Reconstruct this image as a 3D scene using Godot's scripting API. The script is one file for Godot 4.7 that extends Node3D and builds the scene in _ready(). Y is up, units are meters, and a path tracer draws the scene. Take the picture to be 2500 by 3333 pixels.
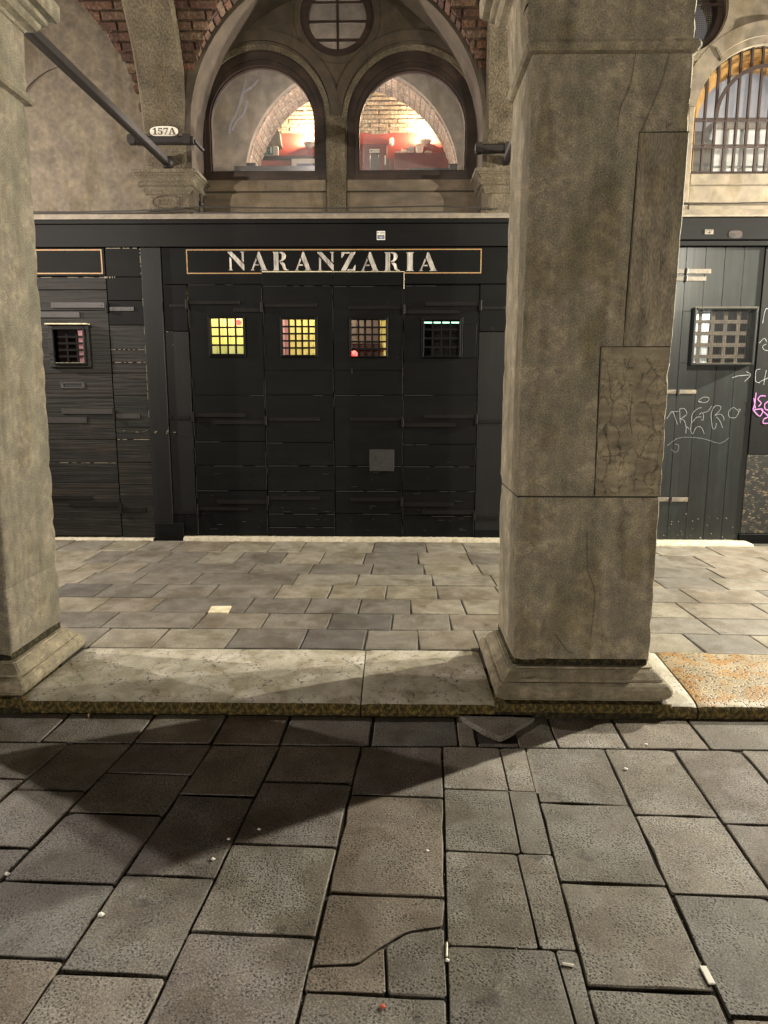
extends Node3D
# A Venetian portico at night: two stone pillars, a black timber shop front behind them, trachyte paving.
# x runs along the wall, y is up, z = 0 is the plane of the shop doors and grows towards the street.

var rng := RandomNumberGenerator.new()
var fnl := FastNoiseLite.new()
var names := {}
var M := {}
const YS := -0.09                      # top of the street stones
const PI2 := PI * 0.5

func _ready() -> void:
	rng.seed = 7
	fnl.seed = 3
	fnl.frequency = 1.0
	setup_view()
	make_materials()
	build_street()
	build_portico_floor()
	build_kerb()
	build_wall()
	build_vault()
	build_pillars()
	build_shop_front()
	build_centre_doors()
	build_left_door()
	build_right_door()
	build_iron()
	build_signs()
	build_interior()
	build_right_window()
	build_litter()
	build_lamps()

# ------------------------------------------------------------------ view
func setup_view() -> void:
	var cam := Camera3D.new()
	cam.name = "camera"
	cam.fov = 71.59
	cam.near = 0.05
	cam.far = 120.0
	add_child(cam)
	cam.position = Vector3(0, 1.45, 6.79)
	cam.basis = Basis(Vector3.UP, deg_to_rad(1.0351)) * Basis(Vector3.RIGHT, deg_to_rad(-9.76)) * Basis(Vector3.BACK, deg_to_rad(0.0632))
	cam.current = true
	var we := WorldEnvironment.new()
	we.name = "environment"
	var e := Environment.new()
	e.tonemap_mode = Environment.TONE_MAPPER_LINEAR
	e.tonemap_exposure = 1.0
	e.background_mode = Environment.BG_SKY
	var sm := ProceduralSkyMaterial.new()
	sm.sky_top_color = Color(0.16, 0.15, 0.15)
	sm.sky_horizon_color = Color(0.34, 0.28, 0.22)
	sm.ground_bottom_color = Color(0.1, 0.09, 0.08)
	sm.ground_horizon_color = Color(0.3, 0.25, 0.2)
	sm.sun_angle_max = 1.0
	var sky := Sky.new()
	sky.sky_material = sm
	e.sky = sky
	e.background_energy_multiplier = 0.03
	e.sdfgi_enabled = true
	e.ssao_enabled = true
	e.ssil_enabled = true
	we.environment = e
	add_child(we)

func lamp(at: Vector3, energy: float, col: Color, called: String, label: String, size := 0.09) -> void:
	# a globe lantern on a small bracket, with its light inside the globe
	var t := thing(called, label, "lamp")
	var s := st_new()
	sphere(s, at, size, 10)
	obj("lamp_globe", s, M.glow, t)
	var b := st_new()
	tube(b, [at + Vector3(0, size, 0), at + Vector3(0, size + 0.08, 0), at + Vector3(0, size + 0.3, 0)], 0.012, 6)
	cbox(b, at + Vector3(-0.06, size, -0.06), at + Vector3(0.06, size + 0.03, 0.06), 0.008)
	obj("lamp_stem", b, M.iron, t)
	var l := OmniLight3D.new()
	l.name = "lamp_light"
	l.light_color = col
	l.light_energy = energy
	l.light_size = size * 0.8
	l.omni_range = 40.0
	l.omni_attenuation = 2.0
	l.shadow_enabled = true
	t.add_child(l, true)
	l.position = at

func build_lamps() -> void:
	lamp(Vector3(6.0, 3.0, 0.58), 82.0, Color(1.0, 0.97, 0.89), "portico_lantern", "globe lantern on the portico wall far to the right of the pillars", 0.06)
	lamp(Vector3(-6.0, 3.0, 0.92), 27.0, Color(1.0, 0.955, 0.9), "portico_lantern", "globe lantern on the portico wall far to the left of the pillars", 0.06)
	lamp(Vector3(2.9, 3.0, 2.5), 14.0, Color(1.0, 0.97, 0.89), "portico_lantern", "globe lantern hanging in the right bay of the portico, just outside the view", 0.025)
	lamp(Vector3(-3.7, 3.0, 2.72), 10.5, Color(1.0, 0.955, 0.9), "portico_lantern", "globe lantern hanging in the left bay of the portico, just outside the view", 0.025)
	lamp(Vector3(-3.5, 1.6, 20.0), 68.0, Color(1.0, 0.955, 0.885), "added_front_lamp", "added unseen lamp behind the viewpoint at left, brightening the pillar fronts", 0.2)  # added fill, set low to light pillar fronts more than the ground
	lamp(Vector3(5.0, 1.6, 19.0), 62.0, Color(1.0, 0.955, 0.885), "added_front_lamp", "added unseen lamp behind the viewpoint at right, brightening the pillar fronts", 0.2)  # second added fill for the pillar fronts

# ------------------------------------------------------------------ nodes
func numbered(n: String) -> String:
	if not names.has(n):
		names[n] = 0
		return n
	names[n] += 1
	return "%s_%03d" % [n, names[n]]

func thing(called: String, label: String, category: String, group := "") -> Node3D:
	var o := Node3D.new()
	o.name = numbered(called)
	add_child(o)
	tag(o, label, category, group)
	return o

func tag(o: Node3D, label: String, category: String, group := "") -> void:
	o.set_meta("label", label)
	o.set_meta("category", category)
	o.set_meta("kind", "thing")
	if group != "":
		o.set_meta("group", group)

func structure(called: String) -> Node3D:
	var o := Node3D.new()
	o.name = numbered(called)
	add_child(o)
	o.set_meta("kind", "structure")
	return o

func obj(called: String, st: SurfaceTool, m: Material, parent: Node3D = null) -> MeshInstance3D:
	st.generate_normals()
	var o := MeshInstance3D.new()
	o.mesh = st.commit()
	o.material_override = m
	if parent == null:
		o.name = numbered(called)
		add_child(o)
	else:
		o.name = called
		parent.add_child(o, true)
	return o

func alone(called: String, st: SurfaceTool, m: Material, label: String, category: String, group := "") -> MeshInstance3D:
	var o := obj(called, st, m)
	tag(o, label, category, group)
	return o

# ------------------------------------------------------------------ mesh helpers
func st_new() -> SurfaceTool:
	var s := SurfaceTool.new()
	s.begin(Mesh.PRIMITIVE_TRIANGLES)
	s.set_smooth_group(-1)
	return s

func tri(s: SurfaceTool, a: Vector3, b: Vector3, c: Vector3, n: Vector3) -> void:
	s.add_vertex(a)
	if (c - a).cross(b - a).dot(n) >= 0.0:
		s.add_vertex(b)
		s.add_vertex(c)
	else:
		s.add_vertex(c)
		s.add_vertex(b)

func quad(s: SurfaceTool, a: Vector3, b: Vector3, c: Vector3, d: Vector3, n: Vector3) -> void:
	tri(s, a, b, c, n)
	tri(s, a, c, d, n)

func cbox(s: SurfaceTool, a: Vector3, b: Vector3, bev := 0.0) -> void:
	var c := (a + b) * 0.5
	var h := ((b - a) * 0.5).abs()
	bev = minf(bev, minf(h.x, minf(h.y, h.z)) * 0.9)
	for ax in 3:
		var u := (ax + 1) % 3
		var v := (ax + 2) % 3
		for sg in [-1.0, 1.0]:
			var p := []
			for k in [[-1, -1], [1, -1], [1, 1], [-1, 1]]:
				var q := Vector3.ZERO
				q[ax] = sg * h[ax]
				q[u] = k[0] * (h[u] - bev)
				q[v] = k[1] * (h[v] - bev)
				p.append(c + q)
			var n := Vector3.ZERO
			n[ax] = sg
			quad(s, p[0], p[1], p[2], p[3], n)
	if bev <= 0.0:
		return
	for ax in 3:
		var u := (ax + 1) % 3
		var v := (ax + 2) % 3
		for su in [-1.0, 1.0]:
			for sv in [-1.0, 1.0]:
				var p := []
				for sa in [-1.0, 1.0]:
					var q := Vector3.ZERO
					q[ax] = sa * (h[ax] - bev)
					q[u] = su * h[u]
					q[v] = sv * (h[v] - bev)
					p.append(c + q)
				for sa in [1.0, -1.0]:
					var q := Vector3.ZERO
					q[ax] = sa * (h[ax] - bev)
					q[u] = su * (h[u] - bev)
					q[v] = sv * h[v]
					p.append(c + q)
				var n := Vector3.ZERO
				n[u] = su
				n[v] = sv
				quad(s, p[0], p[1], p[2], p[3], n)
	for sx in [-1.0, 1.0]:
		for sy in [-1.0, 1.0]:
			for sz in [-1.0, 1.0]:
				var g := Vector3(sx, sy, sz)
				tri(s, c + g * Vector3(h.x, h.y - bev, h.z - bev), c + g * Vector3(h.x - bev, h.y, h.z - bev), c + g * Vector3(h.x - bev, h.y - bev, h.z), g)

func box3(s: SurfaceTool, x0: float, y0: float, x1: float, y1: float, z0: float, z1: float, bev := 0.003) -> void:
	cbox(s, Vector3(x0, y0, z0), Vector3(x1, y1, z1), bev)

func area2(p: PackedVector2Array) -> float:
	var t := 0.0
	for i in p.size():
		t += p[i].cross(p[(i + 1) % p.size()])
	return t

func prism(s: SurfaceTool, p: PackedVector2Array, z0: float, z1: float, back := true) -> void:
	var ix := Geometry2D.triangulate_polygon(p)
	for i in range(0, ix.size(), 3):
		var a := p[ix[i]]
		var b := p[ix[i + 1]]
		var c := p[ix[i + 2]]
		tri(s, Vector3(a.x, a.y, z1), Vector3(b.x, b.y, z1), Vector3(c.x, c.y, z1), Vector3.BACK)
		if back:
			tri(s, Vector3(a.x, a.y, z0), Vector3(b.x, b.y, z0), Vector3(c.x, c.y, z0), Vector3.FORWARD)
	var sg := signf(area2(p))
	for i in p.size():
		var a := p[i]
		var b := p[(i + 1) % p.size()]
		var n := (b - a).orthogonal() * -sg
		if a.distance_to(b) < 1e-5:
			continue
		var want := Vector3((b - a).y * sg, -(b - a).x * sg, 0)
		quad(s, Vector3(a.x, a.y, z0), Vector3(b.x, b.y, z0), Vector3(b.x, b.y, z1), Vector3(a.x, a.y, z1), want)

func plate(s: SurfaceTool, xs: Array, y0: float, y1: float, holes: Array, z0: float, z1: float) -> void:
	for i in xs.size() - 1:
		var todo := [PackedVector2Array([Vector2(xs[i], y0), Vector2(xs[i + 1], y0), Vector2(xs[i + 1], y1), Vector2(xs[i], y1)])]
		for h in holes:
			var next := []
			for p in todo:
				for r in Geometry2D.clip_polygons(p, h):
					if not Geometry2D.is_polygon_clockwise(r):
						next.append(r)
			todo = next
		for p in todo:
			prism(s, p, z0, z1)

func circle(cx: float, cy: float, r: float, n := 40) -> PackedVector2Array:
	var p := PackedVector2Array()
	for i in n:
		var a := TAU * (i + 0.5) / n
		p.append(Vector2(cx + cos(a) * r, cy + sin(a) * r))
	return p

func arch_path(cx: float, half: float, yb: float, ysp: float, n := 24) -> PackedVector2Array:
	var p := PackedVector2Array([Vector2(cx - half, yb)])
	for i in n + 1:
		var a := PI - PI * i / n
		p.append(Vector2(cx + cos(a) * half, ysp + sin(a) * half))
	p.append(Vector2(cx + half, yb))
	return p

func band(s: SurfaceTool, o: PackedVector2Array, q: PackedVector2Array, z0: float, z1: float, smooth := true) -> void:
	# a moulding between two outlines of equally many points
	if smooth:
		s.set_smooth_group(-1)
	for i in o.size() - 1:
		var a := o[i]
		var b := o[i + 1]
		var c := q[i + 1]
		var d := q[i]
		quad(s, Vector3(a.x, a.y, z1), Vector3(b.x, b.y, z1), Vector3(c.x, c.y, z1), Vector3(d.x, d.y, z1), Vector3.BACK)
		var out := Vector3(a.x + b.x - c.x - d.x, a.y + b.y - c.y - d.y, 0)
		quad(s, Vector3(a.x, a.y, z0), Vector3(b.x, b.y, z0), Vector3(b.x, b.y, z1), Vector3(a.x, a.y, z1), out)
		quad(s, Vector3(d.x, d.y, z0), Vector3(c.x, c.y, z0), Vector3(c.x, c.y, z1), Vector3(d.x, d.y, z1), -out)

func arc(cx: float, cy: float, r: float, a0: float, a1: float, n := 24) -> PackedVector2Array:
	var p := PackedVector2Array()
	for i in n + 1:
		var a := lerpf(a0, a1, float(i) / n)
		p.append(Vector2(cx + cos(a) * r, cy + sin(a) * r))
	return p

func tube(s: SurfaceTool, pts: Array, r: float, n := 8) -> void:
	s.set_smooth_group(0)
	var rings := []
	for i in pts.size():
		var d: Vector3 = (pts[mini(i + 1, pts.size() - 1)] - pts[maxi(i - 1, 0)]).normalized()
		var u := d.cross(Vector3.UP if absf(d.y) < 0.9 else Vector3.RIGHT).normalized()
		var v := d.cross(u)
		var ring := []
		for k in n:
			var a := TAU * k / n
			ring.append([pts[i] + (u * cos(a) + v * sin(a)) * r, u * cos(a) + v * sin(a)])
		rings.append(ring)
	for i in pts.size() - 1:
		for k in n:
			var k2 := (k + 1) % n
			quad(s, rings[i][k][0], rings[i][k2][0], rings[i + 1][k2][0], rings[i + 1][k][0], rings[i][k][1] + rings[i][k2][1])
	s.set_smooth_group(-1)
	for e in [0, pts.size() - 1]:
		var d: Vector3 = (pts[0] - pts[1]) if e == 0 else (pts[e] - pts[e - 1])
		for k in n:
			tri(s, pts[e], rings[e][k][0], rings[e][(k + 1) % n][0], d)

func sphere(s: SurfaceTool, c: Vector3, r: float, n := 10, squash := 1.0) -> void:
	s.set_smooth_group(0)
	for i in n:
		for k in n * 2:
			var p := []
			for d in [[0, 0], [0, 1], [1, 1], [1, 0]]:
				var t: float = PI * (i + d[0]) / n
				var f: float = TAU * (k + d[1]) / (n * 2)
				p.append(Vector3(sin(t) * cos(f), cos(t) * squash, sin(t) * sin(f)))
			quad(s, c + p[0] * r, c + p[1] * r, c + p[2] * r, c + p[3] * r, p[0] + p[2])
	s.set_smooth_group(-1)

func lathe(s: SurfaceTool, at: Vector3, prof: Array, n := 14) -> void:
	s.set_smooth_group(0)
	for i in prof.size() - 1:
		var a: Vector2 = prof[i]
		var b: Vector2 = prof[i + 1]
		for k in n:
			var f := TAU * k / n
			var g := TAU * (k + 1) / n
			var out := Vector3(cos(f + g) , 0, 0)
			var m := (f + g) * 0.5
			out = Vector3(cos(m) * (b.y - a.y), a.x - b.x, sin(m) * (b.y - a.y))
			quad(s, at + Vector3(cos(f) * a.x, a.y, sin(f) * a.x), at + Vector3(cos(g) * a.x, a.y, sin(g) * a.x), at + Vector3(cos(g) * b.x, b.y, sin(g) * b.x), at + Vector3(cos(f) * b.x, b.y, sin(f) * b.x), out)
	s.set_smooth_group(-1)

func beam(s: SurfaceTool, a: Vector3, b: Vector3, w: float, h: float, up := Vector3.UP, bev := 0.004) -> void:
	var d := (b - a).normalized()
	var r := d.cross(up).normalized()
	var u := r.cross(d)
	var e := bev
	var sec := [Vector2(-w + e, -h), Vector2(w - e, -h), Vector2(w, -h + e), Vector2(w, h - e), Vector2(w - e, h), Vector2(-w + e, h), Vector2(-w, h - e), Vector2(-w, -h + e)]
	for i in 8:
		var p: Vector2 = sec[i]
		var q: Vector2 = sec[(i + 1) % 8]
		var n := r * (p.x + q.x) + u * (p.y + q.y)
		quad(s, a + r * p.x + u * p.y, a + r * q.x + u * q.y, b + r * q.x + u * q.y, b + r * p.x + u * p.y, r * (p.x + q.x) / w + u * (p.y + q.y) / h)
	for i in range(1, 7):
		tri(s, a + r * sec[0].x + u * sec[0].y, a + r * sec[i].x + u * sec[i].y, a + r * sec[i + 1].x + u * sec[i + 1].y, -d)
		tri(s, b + r * sec[0].x + u * sec[0].y, b + r * sec[i].x + u * sec[i].y, b + r * sec[i + 1].x + u * sec[i + 1].y, d)

func ribbon(s: SurfaceTool, pts: Array, w: float, z: float) -> void:
	# a painted stroke: the points are rounded into a curve and given a width
	var cv := []
	for i in pts.size() - 1:
		var p0: Vector2 = pts[maxi(i - 1, 0)]
		var p1: Vector2 = pts[i]
		var p2: Vector2 = pts[i + 1]
		var p3: Vector2 = pts[mini(i + 2, pts.size() - 1)]
		for k in 5:
			cv.append(p1.cubic_interpolate(p2, p0, p3, k / 5.0))
	cv.append(pts[pts.size() - 1])
	var l := []
	for i in cv.size():
		var d: Vector2 = (cv[mini(i + 1, cv.size() - 1)] - cv[maxi(i - 1, 0)]).normalized()
		var ww := w * (0.75 + 0.35 * fnl.get_noise_2d(i * 0.35 + pts.size() * 9.0, w * 400.0))
		l.append([cv[i] + d.orthogonal() * ww, cv[i] - d.orthogonal() * ww])
	for i in cv.size() - 1:
		quad(s, v3(l[i][0], z), v3(l[i][1], z), v3(l[i + 1][1], z), v3(l[i + 1][0], z), Vector3.BACK)

func v3(p: Vector2, z: float) -> Vector3:
	return Vector3(p.x, p.y, z)

func rect_sweep(s: SurfaceTool, x0: float, x1: float, z0: float, z1: float, prof: Array, seg := 8, jit := 0.003, cap := true) -> void:
	# a moulding profile (outset, y) carried round a rectangle, its edges worn
	s.set_smooth_group(-1)
	var rings := []
	for pi in prof.size():
		var o: float = prof[pi].x
		var y: float = prof[pi].y
		var c := [Vector2(x0 - o, z1 + o), Vector2(x1 + o, z1 + o), Vector2(x1 + o, z0 - o), Vector2(x0 - o, z0 - o)]
		var ring := []
		for i in 4:
			var a: Vector2 = c[i]
			var b: Vector2 = c[(i + 1) % 4]
			var d := (b - a).normalized()
			var nn := Vector2(-d.y, d.x)
			if nn.dot((a + b) * 0.5 - Vector2(x0 + x1, z0 + z1) * 0.5) < 0:
				nn = -nn
			for k in seg:
				var t := 0.012 / maxf(0.05, a.distance_to(b)) + (1.0 - 0.024 / maxf(0.05, a.distance_to(b))) * k / (seg - 1.0)
				var p := a.lerp(b, t)
				var nz := fnl.get_noise_3d(p.x * 9.0, y * 23.0, p.y * 9.0)
				var nz2 := fnl.get_noise_3d(p.x * 37.0, y * 41.0 + 5.0, p.y * 37.0)
				var inn := jit * (nz + nz2 * 0.7)
				if k == 0 or k == seg - 1:
					inn -= maxf(0.0, nz2 + 0.1) * jit * 3.0
				p += nn * inn
				ring.append(Vector3(p.x, y + jit * 0.6 * nz2, p.y))
		rings.append(ring)
	var mid := Vector3((x0 + x1) * 0.5, 0, (z0 + z1) * 0.5)
	for pi in prof.size() - 1:
		var n: int = rings[pi].size()
		for k in n:
			var k2 := (k + 1) % n
			var e: Vector3 = (rings[pi][k] + rings[pi][k2]) * 0.5
			var tang: Vector3 = rings[pi][k2] - rings[pi][k]
			var up: Vector3 = rings[pi + 1][k] - rings[pi][k]
			var nrm := tang.cross(up)
			var nout: Vector3 = Vector3(tang.z, 0, -tang.x)
			if nout.dot(e - mid) < 0:
				nout = -nout
			# outward for profiles that climb, upward or downward for flat steps
			var pd: Vector2 = prof[pi + 1] - prof[pi]
			var want := nout.normalized() * pd.y - Vector3(0, pd.x, 0)
			quad(s, rings[pi][k], rings[pi][k2], rings[pi + 1][k2], rings[pi + 1][k], want)
	s.set_smooth_group(-1)
	if cap:
		var top: Array = rings[rings.size() - 1]
		var cc := Vector3(mid.x, prof[prof.size() - 1].y, mid.z)
		for k in top.size():
			tri(s, cc, top[k], top[(k + 1) % top.size()], Vector3.UP)

func rough_block(s: SurfaceTool, x0: float, x1: float, z0: float, z1: float, y0: float, y1: float, ch := 0.012, amp := 0.003, xt := Vector2.ZERO, chip := 0.02) -> void:
	# a dressed stone with worn arrises; xt leans the two x faces over the height (metres at the top)
	var H := y1 - y0
	var nv := maxi(4, int(H / 0.045))
	s.set_smooth_group(0)
	var rings := []
	for j in nv + 1:
		var v := float(j) / nv
		var y := y0 + H * v
		var edge_v := 0.0
		if j == 0 or j == nv:
			edge_v = ch * 0.7
		var a := Vector2(x0 + xt.x * v, z0)
		var b := Vector2(x1 + xt.y * v, z1)
		var c := [Vector2(a.x, b.y), Vector2(b.x, b.y), Vector2(b.x, a.y), Vector2(a.x, a.y)]
		var ring := []
		var mid := (a + b) * 0.5
		for i in 4:
			var p0: Vector2 = c[i]
			var p1: Vector2 = c[(i + 1) % 4]
			var L := p0.distance_to(p1)
			var d := (p1 - p0) / L
			var nn := Vector2(d.y, -d.x)
			if nn.dot((p0 + p1) * 0.5 - mid) < 0:
				nn = -nn
			var ns := maxi(3, int(L / 0.05))
			for k in ns + 1:
				var corner := k == 0 or k == ns
				var p := p0 + d * clampf(L * k / ns, ch, L - ch)
				var q := Vector3(p.x * 6.0, y * 6.0, p.y * 6.0)
				var inn := amp * (fnl.get_noise_3dv(q * 0.6) + 0.5 * fnl.get_noise_3dv(q * 3.1)) - edge_v
				if corner:
					var g := maxf(0.0, fnl.get_noise_3dv(q * 2.2 + Vector3(9, 0, 4)) - 0.12) * chip * 2.2 + maxf(0.0, fnl.get_noise_3dv(q * 6.0)) * chip * 0.5
					inn -= g
					p += d * (g if k == 0 else -g)
				p += nn * inn
				ring.append(Vector3(p.x, y, p.y))
		rings.append(ring)
	var m3 := Vector3((x0 + x1) * 0.5, 0, (z0 + z1) * 0.5)
	for j in nv:
		var n: int = rings[j].size()
		for k in n:
			var k2 := (k + 1) % n
			var e: Vector3 = (rings[j][k] + rings[j][k2]) * 0.5 - m3
			var t: Vector3 = rings[j][k2] - rings[j][k]
			var o := Vector3(t.z, 0, -t.x)
			if o.dot(Vector3(e.x, 0, e.z)) < 0:
				o = -o
			quad(s, rings[j][k], rings[j][k2], rings[j + 1][k2], rings[j + 1][k], o)
	s.set_smooth_group(-1)
	for j in [0, nv]:
		var cc := Vector3(m3.x, y0 if j == 0 else y1, m3.z)
		for k in rings[j].size():
			tri(s, cc, rings[j][k], rings[j][(k + 1) % rings[j].size()], Vector3.DOWN if j == 0 else Vector3.UP)

func stone(s: SurfaceTool, poly: Array, top: float, depth: float, bev: float, gap: float, wob: float, tilt := 0.002) -> void:
	# one paving stone: its outline (x, z) drawn in by half the joint, edges ragged, arrises rounded, top a little domed
	var c := Vector2.ZERO
	for p in poly:
		c += p / poly.size()
	var o := []
	var np := poly.size()
	for i in np:
		var a: Vector2 = poly[i]
		var b: Vector2 = poly[(i + 1) % np]
		var L := a.distance_to(b)
		var d := (b - a) / maxf(L, 1e-4)
		var nn := d.orthogonal()
		if nn.dot(c - a) < 0:
			nn = -nn
		var ns := clampi(int(L / 0.09), 2, 6)
		var r := minf(0.009, L * 0.12)
		for k in ns + 1:
			var t := clampf(L * k / ns, r + gap, L - r - gap)
			var p := a + d * t + nn * (gap + wob * absf(fnl.get_noise_2d((a.x + d.x * t) * 11.0, (a.y + d.y * t) * 11.0 + 3.0)) + wob * 0.7 * absf(fnl.get_noise_2d((a.x + d.x * t) * 31.0, (a.y + d.y * t) * 31.0)))
			o.append(p)
	var tx := rng.randf_range(-tilt, tilt) * 2.0
	var tz := rng.randf_range(-tilt, tilt) * 2.0
	var up := rng.randf_range(-tilt, tilt)
	var n := o.size()
	var narrow := 9.0
	for i in np:
		narrow = minf(narrow, (poly[i] as Vector2).distance_to(poly[(i + 1) % np]))
	var rings := []
	for lv in [[0.0, -depth], [0.0, -bev], [bev * 0.35, -bev * 0.3], [bev, 0.0], [0.06, 0.0], [0.13, 0.0]]:
		var ring := []
		for p in o:
			var inw: float = minf(lv[0], minf(p.distance_to(c) * 0.8, maxf(0.004, narrow * 0.25)))
			var q: Vector2 = p.move_toward(c, inw)
			var y: float = top + lv[1] + up + tx * (q.x - c.x) + tz * (q.y - c.y)
			if lv[1] > -bev * 0.5:
				y += 0.02 * maxf(0.0, inw - bev)
				y += 0.0015 * fnl.get_noise_2d(q.x * 6.0, q.y * 6.0)
			ring.append(Vector3(q.x, y, q.y))
		rings.append(ring)
	for j in 5:
		s.set_smooth_group(-1 if j == 0 else (0 if j < 3 else 1))
		for k in n:
			var k2 := (k + 1) % n
			var e := Vector3(o[k].x - c.x, 0.0, o[k].y - c.y).normalized()
			quad(s, rings[j][k], rings[j][k2], rings[j + 1][k2], rings[j + 1][k], e + (Vector3.UP * 4.0 if j > 0 else Vector3.ZERO))
	var cc := Vector3.ZERO
	for k in n:
		cc += rings[5][k] / n
	for k in n:
		tri(s, cc, rings[5][k], rings[5][(k + 1) % n], Vector3.UP)
	s.set_smooth_group(-1)

# ------------------------------------------------------------------ materials
func noise_bytes(size: int, type: int, freq: float, sd: int, oct := 4, ret := -1, w := 0, h := 0, warp := 0.0) -> PackedByteArray:
	var n := FastNoiseLite.new()
	n.noise_type = type as FastNoiseLite.NoiseType
	n.seed = sd
	n.frequency = freq
	n.fractal_octaves = oct
	n.fractal_type = FastNoiseLite.FRACTAL_FBM if oct > 1 else FastNoiseLite.FRACTAL_NONE
	if ret >= 0:
		n.cellular_return_type = ret as FastNoiseLite.CellularReturnType
		n.cellular_jitter = 1.0
	if warp > 0.0:
		n.domain_warp_enabled = true
		n.domain_warp_amplitude = warp
		n.domain_warp_frequency = freq * 1.5
	var im := n.get_seamless_image(w if w > 0 else size, h if h > 0 else size, false, false, 0.15, true)
	im.convert(Image.FORMAT_L8)
	if w > 0 and (w != size or h != size):
		im.resize(size, size, Image.INTERPOLATE_CUBIC)
	return im.get_data()

func pair(size: int, f: Callable) -> Array:
	# runs f(pixel index) -> Vector4(r, g, b, height) and returns the colour and the relief texture
	var c := PackedByteArray()
	var h := PackedByteArray()
	c.resize(size * size * 3)
	h.resize(size * size)
	for i in size * size:
		var v: Vector4 = f.call(i)
		c[i * 3] = int(clampf(v.x, 0, 1) * 255.0)
		c[i * 3 + 1] = int(clampf(v.y, 0, 1) * 255.0)
		c[i * 3 + 2] = int(clampf(v.z, 0, 1) * 255.0)
		h[i] = int(clampf(v.w, 0, 1) * 255.0)
	return [ImageTexture.create_from_image(Image.create_from_data(size, size, false, Image.FORMAT_RGB8, c)), ImageTexture.create_from_image(Image.create_from_data(size, size, false, Image.FORMAT_L8, h))]

func mat(t: Array, lin: Color, rough: float, scale: Vector3, relief: float, offset := Vector3.ZERO, spec := 0.5) -> StandardMaterial3D:
	var m := StandardMaterial3D.new()
	m.albedo_color = lin.linear_to_srgb()
	m.roughness = rough
	m.metallic_specular = spec
	if t.size() > 0:
		m.albedo_texture = t[0]
		m.uv1_triplanar = true
		m.uv1_world_triplanar = true
		m.uv1_triplanar_sharpness = 8.0
		m.uv1_scale = scale
		m.uv1_offset = offset
		if relief > 0.0:
			m.heightmap_enabled = true
			m.heightmap_texture = t[1]
			m.heightmap_scale = relief
	return m

func flat(lin: Color, rough := 0.6, metal := 0.0) -> StandardMaterial3D:
	var m := StandardMaterial3D.new()
	m.albedo_color = lin.linear_to_srgb()
	m.roughness = rough
	m.metallic = metal
	return m

func worn(m: StandardMaterial3D, t: Texture2D, scale: float) -> void:
	m.detail_enabled = true
	m.detail_albedo = t
	m.detail_blend_mode = BaseMaterial3D.BLEND_MODE_MUL
	m.detail_uv_layer = BaseMaterial3D.DETAIL_UV_2
	m.uv2_triplanar = true
	m.uv2_world_triplanar = true
	m.uv2_triplanar_sharpness = 8.0
	m.uv2_scale = one(scale)

func one(s: float) -> Vector3:
	return Vector3(s, s, s)

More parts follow.
